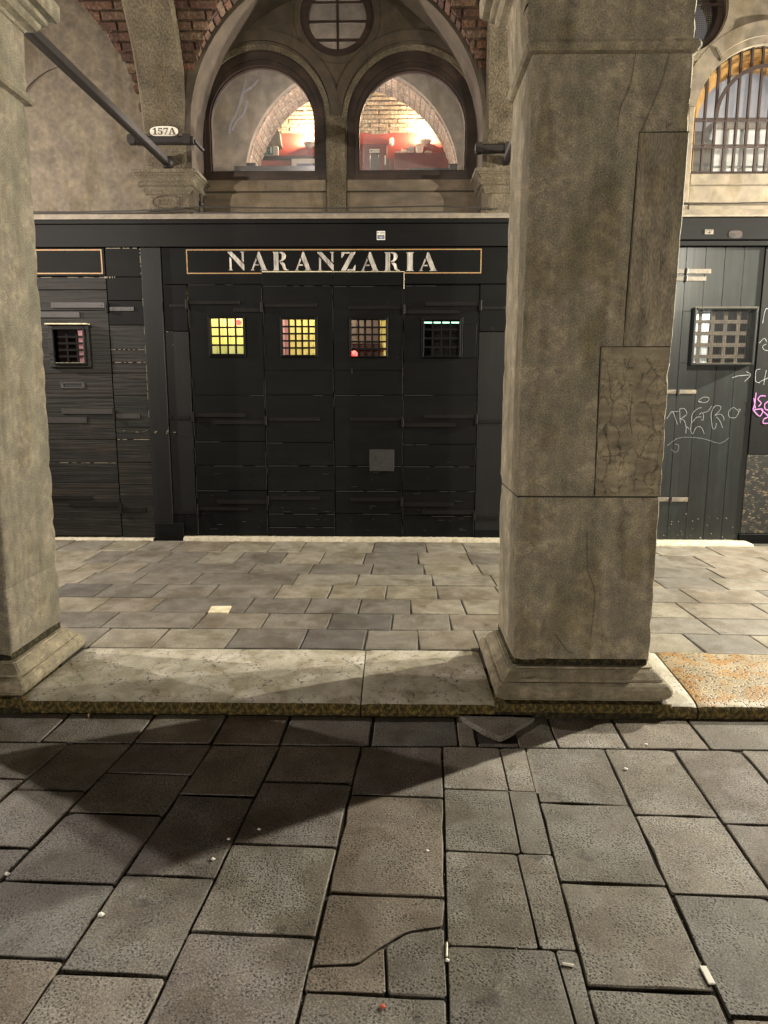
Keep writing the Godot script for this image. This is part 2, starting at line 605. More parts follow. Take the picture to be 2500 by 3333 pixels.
func make_materials() -> void:
	var SM := FastNoiseLite.TYPE_SIMPLEX_SMOOTH
	var CE := FastNoiseLite.TYPE_CELLULAR
	var VA := FastNoiseLite.TYPE_VALUE
	# --- trachyte paving: mottled grey, dark elongated pits, pale grains
	var N := 1024
	var a := noise_bytes(N, SM, 0.004, 11, 5)
	var b := noise_bytes(N, CE, 0.085, 12, 1, FastNoiseLite.RETURN_DISTANCE)
	var d := noise_bytes(N, SM, 0.11, 13, 3)
	var e := noise_bytes(N, CE, 0.022, 14, 1, FastNoiseLite.RETURN_CELL_VALUE)
	var g := noise_bytes(N, VA, 0.45, 15, 2)
	var trach := pair(N, func(i):
		var lo: float = a[i] / 255.0
		var mi: float = d[i] / 255.0
		var pit: float = smoothstep(0.27, 0.10, b[i] / 255.0 + (mi - 0.5) * 0.34) * smoothstep(0.42, 0.62, e[i] / 255.0 * 0.5 + lo * 0.6)
		var gr: float = g[i] / 255.0
		var v: float = 0.68 + (lo - 0.5) * 0.18 + (mi - 0.5) * 0.4 + (gr - 0.5) * 0.42
		v *= 1.0 - 0.45 * pit
		return Vector4(v, v * (0.985 + (lo - 0.5) * 0.05), v * (0.965 + (lo - 0.5) * 0.1), 0.62 + (mi - 0.5) * 0.35 + (lo - 0.5) * 0.3 + (gr - 0.5) * 0.12 - pit * 0.5))
	M.street = []
	var tints := [Color(0.40, 0.37, 0.32), Color(0.325, 0.305, 0.275), Color(0.45, 0.415, 0.365), Color(0.36, 0.33, 0.31), Color(0.27, 0.262, 0.24), Color(0.37, 0.32, 0.265), Color(0.415, 0.39, 0.35)]
	for i in tints.size():
		M.street.append(mat(trach, tints[i], 0.74 + 0.03 * (i % 4), one(0.95), 0.18, Vector3(0.13 * i, 0.3 * i, 0.37 * i), 0.5))
	M.floor = []
	var ft := [Color(0.40, 0.368, 0.30), Color(0.33, 0.305, 0.258), Color(0.46, 0.42, 0.335), Color(0.37, 0.325, 0.26), Color(0.2, 0.186, 0.172), Color(0.42, 0.385, 0.295), Color(0.27, 0.248, 0.215)]
	for i in ft.size():
		M.floor.append(mat(trach, ft[i], 0.68, one(1.25), 0.1, Vector3(0.31 * i, 0.1 * i, 0.17 * i)))
	M.joint = mat(trach, Color(0.075, 0.066, 0.05), 0.95, one(3.0), 0.3)
	M.mortar_joint = mat(trach, Color(0.42, 0.39, 0.33), 0.95, one(4.0), 0.3)
	# --- Istrian limestone of kerb and plinths: cream, little pits, crooked veins
	N = 512
	a = noise_bytes(N, SM, 0.006, 21, 5)
	b = noise_bytes(N, CE, 0.035, 22, 1, FastNoiseLite.RETURN_DISTANCE2_SUB, 0, 0, 30.0)
	d = noise_bytes(N, SM, 0.06, 23, 4)
	e = noise_bytes(N, CE, 0.008, 24, 1, FastNoiseLite.RETURN_DISTANCE2_SUB, 0, 0, 60.0)
	var ist := pair(N, func(i):
		var lo: float = a[i] / 255.0
		var mi: float = d[i] / 255.0
		var pit: float = smoothstep(0.66, 0.74, mi) * smoothstep(0.45, 0.6, lo)
		var vein: float = smoothstep(0.055, 0.0, e[i] / 255.0) * smoothstep(0.35, 0.6, mi)
		var v: float = 0.86 + (lo - 0.5) * 0.22 + (mi - 0.5) * 0.14 - 0.4 * pit - 0.32 * vein
		return Vector4(v, v * (0.98 - pit * 0.04), v * (0.93 - pit * 0.1 + (lo - 0.5) * 0.08), 0.7 + (lo - 0.5) * 0.3 + (mi - 0.5) * 0.2 - pit * 0.45 - vein * 0.4))
	M.kerb = mat(ist, Color(0.52, 0.505, 0.455), 0.6, one(1.3), 0.35)
	M.kerb_b = mat(ist, Color(0.5, 0.48, 0.43), 0.6, one(1.15), 0.35, Vector3(0.4, 0.1, 0.23))
	M.threshold = mat(ist, Color(0.5, 0.465, 0.39), 0.8, one(2.0), 0.5)
	M.chip = mat(ist, Color(0.8, 0.74, 0.58), 0.7, one(3.0), 0.2)
	# ochre-stained kerb stone, and the mossy dirt of the lower faces
	d = noise_bytes(N, SM, 0.012, 33, 5)
	e = noise_bytes(N, SM, 0.07, 34, 3)
	var och := pair(N, func(i):
		var lo: float = a[i] / 255.0
		var mi: float = d[i] / 255.0
		var pit: float = smoothstep(0.63, 0.7, e[i] / 255.0)
		var k: float = smoothstep(0.38, 0.72, mi)
		var v: float = 0.9 + (lo - 0.5) * 0.2 - 0.45 * pit
		return Vector4(v, v * lerpf(0.95, 0.8, k), v * lerpf(0.84, 0.48, k), 0.7 + (lo - 0.5) * 0.3 - pit * 0.5))
	M.ochre = mat(och, Color(0.31, 0.275, 0.22), 0.5, one(1.1), 0.4, Vector3(0.2, 0, 0.15))
	var moss := pair(N, func(i):
		var lo: float = a[i] / 255.0
		var mi: float = d[i] / 255.0
		var fi: float = e[i] / 255.0
		var k: float = smoothstep(0.42, 0.62, mi * 0.55 + fi * 0.45)
		var v: float = lerpf(0.36, 0.76, k) + (lo - 0.5) * 0.3 + (fi - 0.5) * 0.25
		return Vector4(v, v * lerpf(0.95, 0.92, k), v * lerpf(0.5, 0.66, k), 0.4 + k * 0.35 + (fi - 0.5) * 0.6))
	M.moss = mat(moss, Color(0.36, 0.30, 0.18), 0.9, one(5.5), 0.5)
	M.moss_dark = mat(moss, Color(0.11, 0.10, 0.05), 0.95, one(4.5), 0.6, Vector3(0.3, 0.5, 0.1))
	# --- pillar stone: beige, cloudy, streaked, with a web of hairline cracks
	a = noise_bytes(N, SM, 0.005, 41, 5)
	b = noise_bytes(N, SM, 0.022, 42, 5)
	d = noise_bytes(N, SM, 0.02, 43, 4, -1, 512, 64)
	e = noise_bytes(N, CE, 0.011, 44, 1, FastNoiseLite.RETURN_DISTANCE2_SUB, 0, 0, 55.0)
	g = noise_bytes(N, SM, 0.16, 45, 3)
	var pil := pair(N, func(i):
		var lo: float = a[i] / 255.0
		var mi: float = b[i] / 255.0
		var st: float = d[i] / 255.0
		var fi: float = g[i] / 255.0
		var crack: float = smoothstep(0.035, 0.0, e[i] / 255.0) * smoothstep(0.5, 0.66, lo)
		var blot: float = smoothstep(0.56, 0.66, mi) * smoothstep(0.4, 0.6, lo)
		var v: float = 0.74 + (lo - 0.5) * 0.16 + (mi - 0.5) * 0.13 + (st - 0.5) * 0.16 + (fi - 0.5) * 0.36
		v = v * (1.0 - 0.22 * crack) + blot * 0.05
		return Vector4(v, v * (0.965 - (lo - 0.5) * 0.03), v * (0.885 - (mi - 0.5) * 0.06), 0.6 + (mi - 0.5) * 0.4 + (fi - 0.5) * 0.5 + (lo - 0.5) * 0.2 - crack * 0.25))
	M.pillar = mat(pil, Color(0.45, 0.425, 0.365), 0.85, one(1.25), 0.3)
	M.base_stone = mat(pil, Color(0.42, 0.39, 0.325), 0.85, Vector3(1.6, 3.0, 1.6), 0.5, Vector3(0.1, 0.22, 0.4))
	M.pillar_b = mat(pil, Color(0.45, 0.42, 0.355), 0.85, one(1.3), 0.25, Vector3(0.4, 0.17, 0.6))
	M.pillar_c = mat(pil, Color(0.43, 0.4, 0.34), 0.8, Vector3(1.5, 0.4, 1.5), 0.15, Vector3(0.7, 0.4, 0.3))
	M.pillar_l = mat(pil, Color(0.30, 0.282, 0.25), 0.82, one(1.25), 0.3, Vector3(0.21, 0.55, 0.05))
	# craquelure of the inset block
	b = noise_bytes(N, CE, 0.03, 52, 1, FastNoiseLite.RETURN_DISTANCE2_SUB, 0, 0, 22.0)
	d = noise_bytes(N, SM, 0.03, 53, 4, -1, 64, 512)
	var crq := pair(N, func(i):
		var lo: float = a[i] / 255.0
		var c1: float = smoothstep(0.05, 0.0, b[i] / 255.0)
		var c2: float = smoothstep(0.05, 0.0, e[i] / 255.0)
		var fi: float = g[i] / 255.0
		var k: float = maxf(c1 * smoothstep(0.4, 0.62, lo), c2)
		var v: float = 0.76 + (lo - 0.5) * 0.25 + (fi - 0.5) * 0.2 + (d[i] / 255.0 - 0.5) * 0.22 - 0.3 * k
		return Vector4(v, v * 0.955, v * 0.86, 0.7 + (fi - 0.5) * 0.3 - k * 0.5))
	M.crackle = mat(crq, Color(0.48, 0.45, 0.385), 0.85, Vector3(2.4, 1.5, 2.4), 0.25)
	# --- plasters
	b = noise_bytes(N, SM, 0.016, 62, 5)
	d = noise_bytes(N, SM, 0.2, 63, 3)
	var plas := pair(N, func(i):
		var lo: float = a[i] / 255.0
		var mi: float = b[i] / 255.0
		var fi: float = d[i] / 255.0
		var v: float = 0.76 + (lo - 0.5) * 0.15 + (mi - 0.5) * 0.17 + (fi - 0.5) * 0.16
		return Vector4(v, v * (0.945 - (mi - 0.5) * 0.03), v * (0.87 - (lo - 0.5) * 0.06), 0.5 + (mi - 0.5) * 0.35 + (fi - 0.5) * 0.3))
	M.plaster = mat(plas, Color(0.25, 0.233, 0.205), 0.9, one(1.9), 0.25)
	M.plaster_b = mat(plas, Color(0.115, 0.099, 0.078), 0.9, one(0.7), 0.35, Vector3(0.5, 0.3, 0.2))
	M.plaster_pale = mat(plas, Color(0.34, 0.32, 0.28), 0.88, one(0.9), 0.3, Vector3(0.15, 0.6, 0.2))
	M.sill = mat(plas, Color(0.27, 0.238, 0.195), 0.85, Vector3(0.35, 1.4, 1.0), 0.12, Vector3(0.1, 0.4, 0.2))
	# rough sponged render of pilasters and ribs
	b = noise_bytes(N, SM, 0.055, 72, 5)
	e = noise_bytes(N, CE, 0.03, 74, 1, FastNoiseLite.RETURN_DISTANCE2_SUB, 0, 0, 30.0)
	var rend := pair(N, func(i):
		var lo: float = a[i] / 255.0
		var mi: float = b[i] / 255.0
		var ck: float = smoothstep(0.07, 0.0, e[i] / 255.0) * smoothstep(0.45, 0.6, lo)
		var v: float = 0.7 + (lo - 0.5) * 0.22 + (mi - 0.5) * 0.4 - ck * 0.1
		return Vector4(v, v * 0.945, v * (0.84 + (mi - 0.5) * 0.06), 0.5 + (mi - 0.5) * 0.7 - ck * 0.2))
	M.render = mat(rend, Color(0.235, 0.213, 0.176), 0.9, one(1.5), 0.4)
	M.render_soft = mat(rend, Color(0.245, 0.224, 0.19), 0.9, one(1.7), 0.25, Vector3(0.3, 0.1, 0.6))
	# --- bricks
	b = noise_bytes(N, SM, 0.04, 82, 4)
	var brk := pair(N, func(i):
		var lo: float = a[i] / 255.0
		var mi: float = b[i] / 255.0
		var fi: float = d[i] / 255.0
		var k: float = smoothstep(0.6, 0.75, mi) * 0.6
		var v: float = 0.7 + (lo - 0.5) * 0.3 + (mi - 0.5) * 0.4 + (fi - 0.5) * 0.3
		return Vector4(v, v * lerpf(0.9, 1.25, k), v * lerpf(0.82, 1.35, k), 0.5 + (mi - 0.5) * 0.5 + (fi - 0.5) * 0.5))
	M.bricks = []
	for col in [Color(0.13, 0.066, 0.042), Color(0.165, 0.088, 0.055), Color(0.10, 0.052, 0.036), Color(0.155, 0.098, 0.066), Color(0.2, 0.14, 0.095)]:
		M.bricks.append(mat(brk, col, 0.92, one(1.6), 0.6, Vector3(M.bricks.size() * 0.23, M.bricks.size() * 0.37, 0.1)))
	M.brick_mortar = mat(rend, Color(0.12, 0.09, 0.068), 0.95, one(2.0), 0.5)
	M.white_brick = []
	for col in [Color(0.54, 0.47, 0.385), Color(0.5, 0.43, 0.35), Color(0.57, 0.505, 0.425)]:
		M.white_brick.append(mat(brk, col, 0.9, one(1.3), 0.5, Vector3(M.white_brick.size() * 0.3, 0.1, 0.2)))
	M.white_mortar = mat(rend, Color(0.6, 0.52, 0.42), 0.95, one(1.6), 0.4)
	# --- painted timber: grain along x, and the same turned upright
	a = noise_bytes(N, SM, 0.012, 91, 5, -1, 64, 512)
	b = noise_bytes(N, SM, 0.045, 92, 4, -1, 48, 512)
	d = noise_bytes(N, SM, 0.010, 93, 4)
	g = noise_bytes(N, SM, 0.09, 94, 3, -1, 128, 512)
	var wood_at := func(i: int, worn: float) -> Vector4:
		var gr: float = b[i] / 255.0
		var lo: float = a[i] / 255.0
		var pa: float = d[i] / 255.0
		var sc: float = smoothstep(0.66, 0.74, g[i] / 255.0) * smoothstep(0.48, 0.6, pa) * worn
		var v: float = 0.7 + (lo - 0.5) * (0.24 + 0.3 * worn) + (gr - 0.5) * 0.24 * (0.5 + 2.0 * worn) + (pa - 0.5) * 0.3
		return Vector4(v + sc * 0.25, v * (1.0 - worn * 0.05) + sc * 0.22, v * (1.0 - worn * 0.14) + sc * 0.16, 0.5 + (gr - 0.5) * 0.6 + (lo - 0.5) * 0.4)
	var wd := pair(N, func(i): return wood_at.call(i, 0.15))
	var ww := pair(N, func(i): return wood_at.call(i, 1.0))
	var wv := pair(N, func(i): return wood_at.call((i % 512) * 512 + i / 512, 0.3))
	var grain := Vector3(0.55, 1.1, 1.1)
	M.door = []
	for i in 4:
		M.door.append(mat(wd, Color(0.0028, 0.0036, 0.0034) * (0.88 + 0.09 * i), 0.62, grain, 0.05, Vector3(0.3 * i, 0.21 * i, 0), 0.25))
	M.old_door = []
	for i in 5:
		M.old_door.append(mat(ww, [Color(0.0140, 0.0122, 0.0100), Color(0.0118, 0.0112, 0.0100), Color(0.0165, 0.0135, 0.0102), Color(0.0105, 0.0108, 0.0100), Color(0.0135, 0.0116, 0.0090)][i], 0.6, grain, 0.5, Vector3(0.23 * i, 0.31 * i, 0), 0.35))
	M.post = mat(wv, Color(0.0038, 0.0043, 0.0043), 0.6, Vector3(1.1, 0.5, 1.1), 0.06, Vector3.ZERO, 0.35)
	M.fascia = mat(wd, Color(0.0036, 0.0035, 0.0033), 0.6, grain, 0.1, Vector3(0.1, 0.3, 0), 0.3)
	M.green = []
	for i in 5:
		M.green.append(mat(wv, Color(0.0125, 0.0195, 0.019) * (0.92 + 0.05 * (i % 3)), 0.42, Vector3(0.8, 0.5, 0.8), 0.05, Vector3(0.19 * i, 0.2 * i, 0)))
	M.frame = mat(wd, Color(0.06, 0.036, 0.026), 0.45, Vector3(0.8, 0.8, 0.8), 0.03)
	M.panel_red = flat(Color(0.16, 0.025, 0.022), 0.55)
	M.black_wood = flat(Color(0.012, 0.012, 0.013), 0.6)
	# scratched black paint with pale wood showing
	a = noise_bytes(N, SM, 0.009, 101, 4)
	e = noise_bytes(N, CE, 0.03, 102, 1, FastNoiseLite.RETURN_DISTANCE2_SUB, 0, 0, 60.0)
	b = noise_bytes(N, SM, 0.05, 103, 4, -1, 128, 512)
	var scr := pair(N, func(i):
		var k: float = smoothstep(0.07, 0.01, e[i] / 255.0) * smoothstep(0.44, 0.62, a[i] / 255.0)
		k = maxf(k, smoothstep(0.66, 0.74, b[i] / 255.0) * smoothstep(0.4, 0.6, a[i] / 255.0))
		var v: float = lerpf(0.13, 0.8, k)
		return Vector4(v, v * lerpf(1.0, 0.9, k), v * lerpf(1.0, 0.72, k), 0.7 - k * 0.3))
	M.scratched = mat(scr, Color(0.36, 0.335, 0.29), 0.7, one(2.6), 0.1)
	# --- iron, trims, paint, glass
	a = noise_bytes(N, SM, 0.03, 111, 5)
	b = noise_bytes(N, SM, 0.12, 112, 3)
	var irn := pair(N, func(i):
		var k: float = smoothstep(0.5, 0.68, a[i] / 255.0)
		var v: float = 0.62 + (b[i] / 255.0 - 0.5) * 0.4
		return Vector4(v * lerpf(1.0, 1.25, k), v * lerpf(0.97, 0.85, k), v * lerpf(0.95, 0.68, k), 0.5 + (a[i] / 255.0 - 0.5) * 0.5 + (b[i] / 255.0 - 0.5) * 0.4))
	M.iron = mat(irn, Color(0.017, 0.013, 0.012), 0.6, one(2.5), 0.12)
	M.iron_brown = mat(irn, Color(0.055, 0.036, 0.030), 0.6, one(2.5), 0.12)
	M.strap = mat(irn, Color(0.0058, 0.0053, 0.0048), 0.62, one(3.0), 0.06, Vector3.ZERO, 0.3)
	M.strap_rust = mat(irn, Color(0.016, 0.0115, 0.009), 0.5, one(3.0), 0.1)
	M.galv = mat(plas, Color(0.3, 0.29, 0.27), 0.5, one(3.0), 0.06)
	M.lead = mat(plas, Color(0.34, 0.325, 0.3), 0.6, one(1.5), 0.15)
	M.lock = mat(irn, Color(0.013, 0.013, 0.012), 0.55, one(5.0), 0.3)
	M.gold = mat(irn, Color(0.75, 0.58, 0.26), 0.55, one(2.0), 0.0)
	M.letter = mat(wv, Color(0.72, 0.69, 0.67), 0.7, Vector3(2.0, 1.2, 1.0), 0.0)
	M.white_paint = flat(Color(0.6, 0.6, 0.58), 0.7)
	M.graffiti = flat(Color(0.23, 0.25, 0.26), 0.7)
	M.pink = flat(Color(0.36, 0.15, 0.4), 0.7)
	M.enamel = flat(Color(0.72, 0.68, 0.58), 0.4)
	M.ink = flat(Color(0.03, 0.02, 0.015), 0.7)
	M.faded = flat(Color(0.07, 0.05, 0.038), 0.8)
	M.lit_edge_scuff = flat(Color(0.03, 0.032, 0.03), 0.7)  # grey for painted edge highlights and scuffs on the centre doors
	M.bare_wood = flat(Color(0.17, 0.145, 0.11), 0.8)
	M.black = flat(Color(0.004, 0.004, 0.004), 0.8)
	M.paper = flat(Color(0.72, 0.7, 0.64), 0.8)
	M.blue = flat(Color(0.10, 0.13, 0.24), 0.6)
	M.teal = flat(Color(0.005, 0.13, 0.14), 0.5)
	M.ochre_wood = flat(Color(0.55, 0.34, 0.13), 0.7)
	M.yellow = flat(Color(0.78, 0.66, 0.22), 0.7)
	M.yellow_line = flat(Color(0.5, 0.38, 0.08), 0.7)
	M.rose = flat(Color(0.66, 0.36, 0.38), 0.7)
	M.dull_brown = flat(Color(0.13, 0.095, 0.085), 0.7)
	M.white_board = flat(Color(0.72, 0.74, 0.72), 0.6)
	M.grey_room = flat(Color(0.42, 0.42, 0.46), 0.8)
	M.cable = flat(Color(0.03, 0.027, 0.025), 0.6)
	M.pane = StandardMaterial3D.new()
	M.pane.albedo_color = Color(1, 1, 1, 0.04)
	M.pane.roughness = 0.04
	M.pane.transparency = BaseMaterial3D.TRANSPARENCY_ALPHA
	M.clear_glass = StandardMaterial3D.new()
	M.clear_glass.albedo_color = Color(0.95, 0.95, 0.95, 0.22)
	M.clear_glass.roughness = 0.1
	M.clear_glass.transparency = BaseMaterial3D.TRANSPARENCY_ALPHA
	M.glow = emit(Color(1.0, 0.85, 0.6), 6.0)
	# wear: large soft stains, worn pale patches and run-down streaks laid over the stone and the paint
	a = noise_bytes(N, SM, 0.007, 201, 6)
	b = noise_bytes(N, SM, 0.02, 202, 5)
	d = noise_bytes(N, SM, 0.016, 203, 5, -1, 512, 72)
	e = noise_bytes(N, CE, 0.012, 204, 1, FastNoiseLite.RETURN_DISTANCE, 0, 0, 40.0)
	var stains := pair(N, func(i):
		var dk: float = smoothstep(0.53, 0.66, a[i] / 255.0 * 0.65 + b[i] / 255.0 * 0.35)
		var sp: float = smoothstep(0.10, 0.05, e[i] / 255.0) * smoothstep(0.5, 0.6, b[i] / 255.0)
		var v: float = 0.97 - 0.16 * dk - 0.22 * sp + (b[i] / 255.0 - 0.5) * 0.22
		return Vector4(v, v * (1.0 - 0.02 * dk), v * (1.0 - 0.06 * dk), 0.5))
	var runs := pair(N, func(i):
		var st: float = smoothstep(0.5, 0.68, d[i] / 255.0) * smoothstep(0.4, 0.6, a[i] / 255.0)
		var lt: float = smoothstep(0.5, 0.36, d[i] / 255.0) * smoothstep(0.52, 0.64, b[i] / 255.0)
		var v: float = 0.95 - 0.10 * st + 0.05 * lt + (a[i] / 255.0 - 0.5) * 0.09 + (b[i] / 255.0 - 0.5) * 0.12
		return Vector4(v, v * (1.0 - 0.015 * st), v * (1.0 - 0.06 * st), 0.5))
	for m in M.street:
		worn(m, stains[0], 0.42)
	for m in M.floor:
		worn(m, stains[0], 0.55)
	for m in [M.kerb, M.kerb_b]:
		worn(m, stains[0], 0.8)
	for m in [M.pillar, M.pillar_b, M.pillar_c, M.pillar_l, M.crackle, M.base_stone]:
		worn(m, runs[0], 0.6)
	for m in [M.plaster, M.plaster_b, M.plaster_pale, M.render, M.render_soft, M.sill]:
		worn(m, runs[0], 0.45)
	for k in [M.door, M.old_door, M.green]:
		for m in k:
			worn(m, runs[0], 0.9)
	M.red_glow = emit(Color(1.0, 0.14, 0.12), 5.0)
	M.sconce_glow = emit(Color(1.0, 0.82, 0.5), 5.0)
	M.tube_glow = emit(Color(0.75, 1.0, 0.85), 2.0)

func emit(c: Color, k: float) -> StandardMaterial3D:
	var m := StandardMaterial3D.new()
	m.albedo_color = Color(0.8, 0.8, 0.8)
	m.emission_enabled = true
	m.emission = c
	m.emission_energy_multiplier = k
	return m

func pick(a: Array) -> Material:
	return a[rng.randi() % a.size()]

# ------------------------------------------------------------------ ground
func pave(parent: Node3D, poly: Array, m: Material, top: float, gap := 0.0025, wob := 0.006, bev := 0.0045, depth := 0.06) -> void:
	var s := st_new()
	stone(s, poly, top, depth, bev, gap, wob)
	obj("paving_stone", s, m, parent)

func build_street() -> void:
	var root := structure("street_pavement")
	var s := st_new()
	quad(s, Vector3(-9, YS - 0.011, 3.4), Vector3(9, YS - 0.011, 3.4), Vector3(9, YS - 0.011, 6.6), Vector3(-9, YS - 0.011, 6.6), Vector3.UP)
	obj("joint_bed", s, M.joint, root)
	s = st_new()
	quad(s, Vector3(-40, YS - 0.004, 6.5), Vector3(40, YS - 0.004, 6.5), Vector3(40, YS - 0.004, 40), Vector3(-40, YS - 0.004, 40), Vector3.UP)
	quad(s, Vector3(-40, YS - 0.004, 3.4), Vector3(-3.3, YS - 0.004, 3.4), Vector3(-3.3, YS - 0.004, 6.5), Vector3(-40, YS - 0.004, 6.5), Vector3.UP)
	quad(s, Vector3(3.4, YS - 0.004, 3.4), Vector3(40, YS - 0.004, 3.4), Vector3(40, YS - 0.004, 6.5), Vector3(3.4, YS - 0.004, 6.5), Vector3.UP)
	obj("far_paving", s, M.street[0], root)
	# the row of slabs along the kerb
	var bx := [-3.3, -2.8, -2.35, -1.95, -1.57, -1.155, -0.81, -0.505, -0.105, 0.286, 0.367, 0.55, 0.72, 1.022, 1.38, 1.8, 2.2, 2.6, 3.0, 3.4]
	for i in bx.size() - 1:
		var z0 := 3.6
		if is_equal_approx(bx[i], 0.367):
			z0 = 3.855
		pave(root, [Vector2(bx[i], z0), Vector2(bx[i + 1], z0), Vector2(bx[i + 1] - 0.008, 3.895), Vector2(bx[i] - 0.008, 3.895)], M.street[(i * 3 + 1) % 7], YS, 0.005 if bx[i] < 0.28 or bx[i] > 0.6 else 0.002, 0.007 if bx[i] < 0.3 else 0.004)
	# columns of slabs: x of each long joint where it starts, and its lean
	var cx := [-3.3, -2.95, -2.6, -2.25, -1.83, -1.442, -1.161, -0.808, -0.508, -0.151, 0.206, 0.564, 0.908, 1.205, 1.498, 1.85, 2.2, 2.6, 3.0, 3.4]
	var sl := [-0.13, -0.13, -0.13, -0.13, -0.13, -0.125, -0.104, -0.079, -0.078, -0.066, -0.053, -0.05, -0.058, -0.04, -0.045, -0.03, -0.03, -0.03, -0.03, -0.03]
	var zs := {5: [4.27, 4.62, 5.0, 5.4], 6: [4.143, 4.42, 4.79, 5.09, 5.45], 7: [4.293, 4.752, 5.143, 5.6], 8: [4.2, 4.593, 4.997, 5.43], 9: [4.283, 4.828, 5.194, 5.6], 10: [4.236, 4.615, 5.032, 5.5], 11: [4.32, 4.763, 5.164, 5.6], 12: [4.39, 4.81, 5.25], 13: [4.44, 4.86, 5.3]}
	for i in cx.size() - 1:
		var js: Array = [3.895]
		if zs.has(i):
			js.append_array(zs[i])
		var z: float = js[js.size() - 1]
		if js.size() == 1:
			z += rng.randf_range(0.15, 0.4)
			js.append(z)
		while z < 6.3:
			z += rng.randf_range(0.36, 0.5)
			js.append(minf(z, 6.5))
		for k in js.size() - 1:
			var p := func(c: int, zz: float) -> Vector2: return Vector2(cx[c] + sl[c] * (zz - 3.9), zz + (0.0 if zz < 3.9 else 0.04 * (cx[c] - 0.5 * (cx[i] + cx[i + 1]))))
			var q := [p.call(i, js[k]), p.call(i + 1, js[k]), p.call(i + 1, js[k + 1]), p.call(i, js[k + 1])]
			var m: Material = M.street[rng.randi() % 7]
			if i == 10 and js[k] > 3.8 and js[k + 1] < 6.0:
				# a channel was cut along these slabs
				var gx: float = [0.452, 0.44, 0.41, 0.446, 0.446][mini(k, 4)]
				var gx2: float = [0.444, 0.425, 0.405, 0.448, 0.448][mini(k, 4)]
				pave(root, [q[0], Vector2(gx, q[0].y + 0.01), Vector2(gx2, q[3].y + 0.01), q[3]], m, YS, 0.0025, 0.003, 0.0025)
				pave(root, [Vector2(gx, q[0].y + 0.01), q[1], q[2], Vector2(gx2, q[3].y + 0.01)], m, YS, 0.0015, 0.002, 0.0025)
			elif i == 9 and k == 2:
				# the cracked slab
				pave(root, [q[0], q[1], Vector2(0.145, 4.956), Vector2(0.035, 4.98), Vector2(-0.03, 5.029), Vector2(-0.1, 5.1), Vector2(-0.232, 5.11)], M.street[5], YS, 0.004, 0.004)
				pave(root, [Vector2(-0.232, 5.11), Vector2(-0.1, 5.1), Vector2(-0.03, 5.032), Vector2(-0.021, 5.19), q[3]], M.street[5], YS, 0.0015, 0.001, 0.003)
				pave(root, [Vector2(-0.03, 5.029), Vector2(0.035, 4.98), Vector2(0.145, 4.956), q[2], Vector2(-0.021, 5.195)], M.street[1], YS, 0.003, 0.003)
			else:
				if rng.randf() < 0.3:
					# a knocked-off corner
					var ci := rng.randi() % 4
					var pa: Vector2 = q[(ci + 3) % 4]
					var pb: Vector2 = q[(ci + 1) % 4]
					var pc: Vector2 = q[ci]
					q[ci] = pc.move_toward(pa, rng.randf_range(0.02, 0.055))
					q.insert(ci + 1, pc.move_toward(pb, rng.randf_range(0.02, 0.05)))
				pave(root, q, m, YS, 0.002, 0.010)
	# pale mortar repairs in two joints
	s = st_new()
	for a in [[0.215, 4.222, 0.56, 4.246], [0.215, 3.915, 0.56, 3.925], [0.6, 3.918, 0.9, 3.924]]:
		beam(s, Vector3(a[0], YS - 0.007, a[1]), Vector3(a[2], YS - 0.007, a[3]), 0.007, 0.005)
	beam(s, Vector3(0.572, YS - 0.007, 3.93), Vector3(0.553, YS - 0.007, 4.25), 0.010, 0.006)
	obj("mortar_repair", s, M.mortar_joint, root)
	# broken cover slab over the drain hole
	s = st_new()
	stone(s, [Vector2(0.29, 3.63), Vector2(0.665, 3.635), Vector2(0.57, 3.74), Vector2(0.468, 3.846), Vector2(0.40, 3.78)], YS + 0.022, 0.026, 0.004, 0.001, 0.008, 0.004)
	alone("broken_slab", s, M.street[6], "broken triangular stone slab over the drain hole beside the right pillar's plinth", "stone slab")
	s = st_new()
	box3(s, 0.36, YS - 0.3, 0.56, YS - 0.2, 3.72, 3.87, 0.0)
	obj("drain_hole", s, M.black, root)

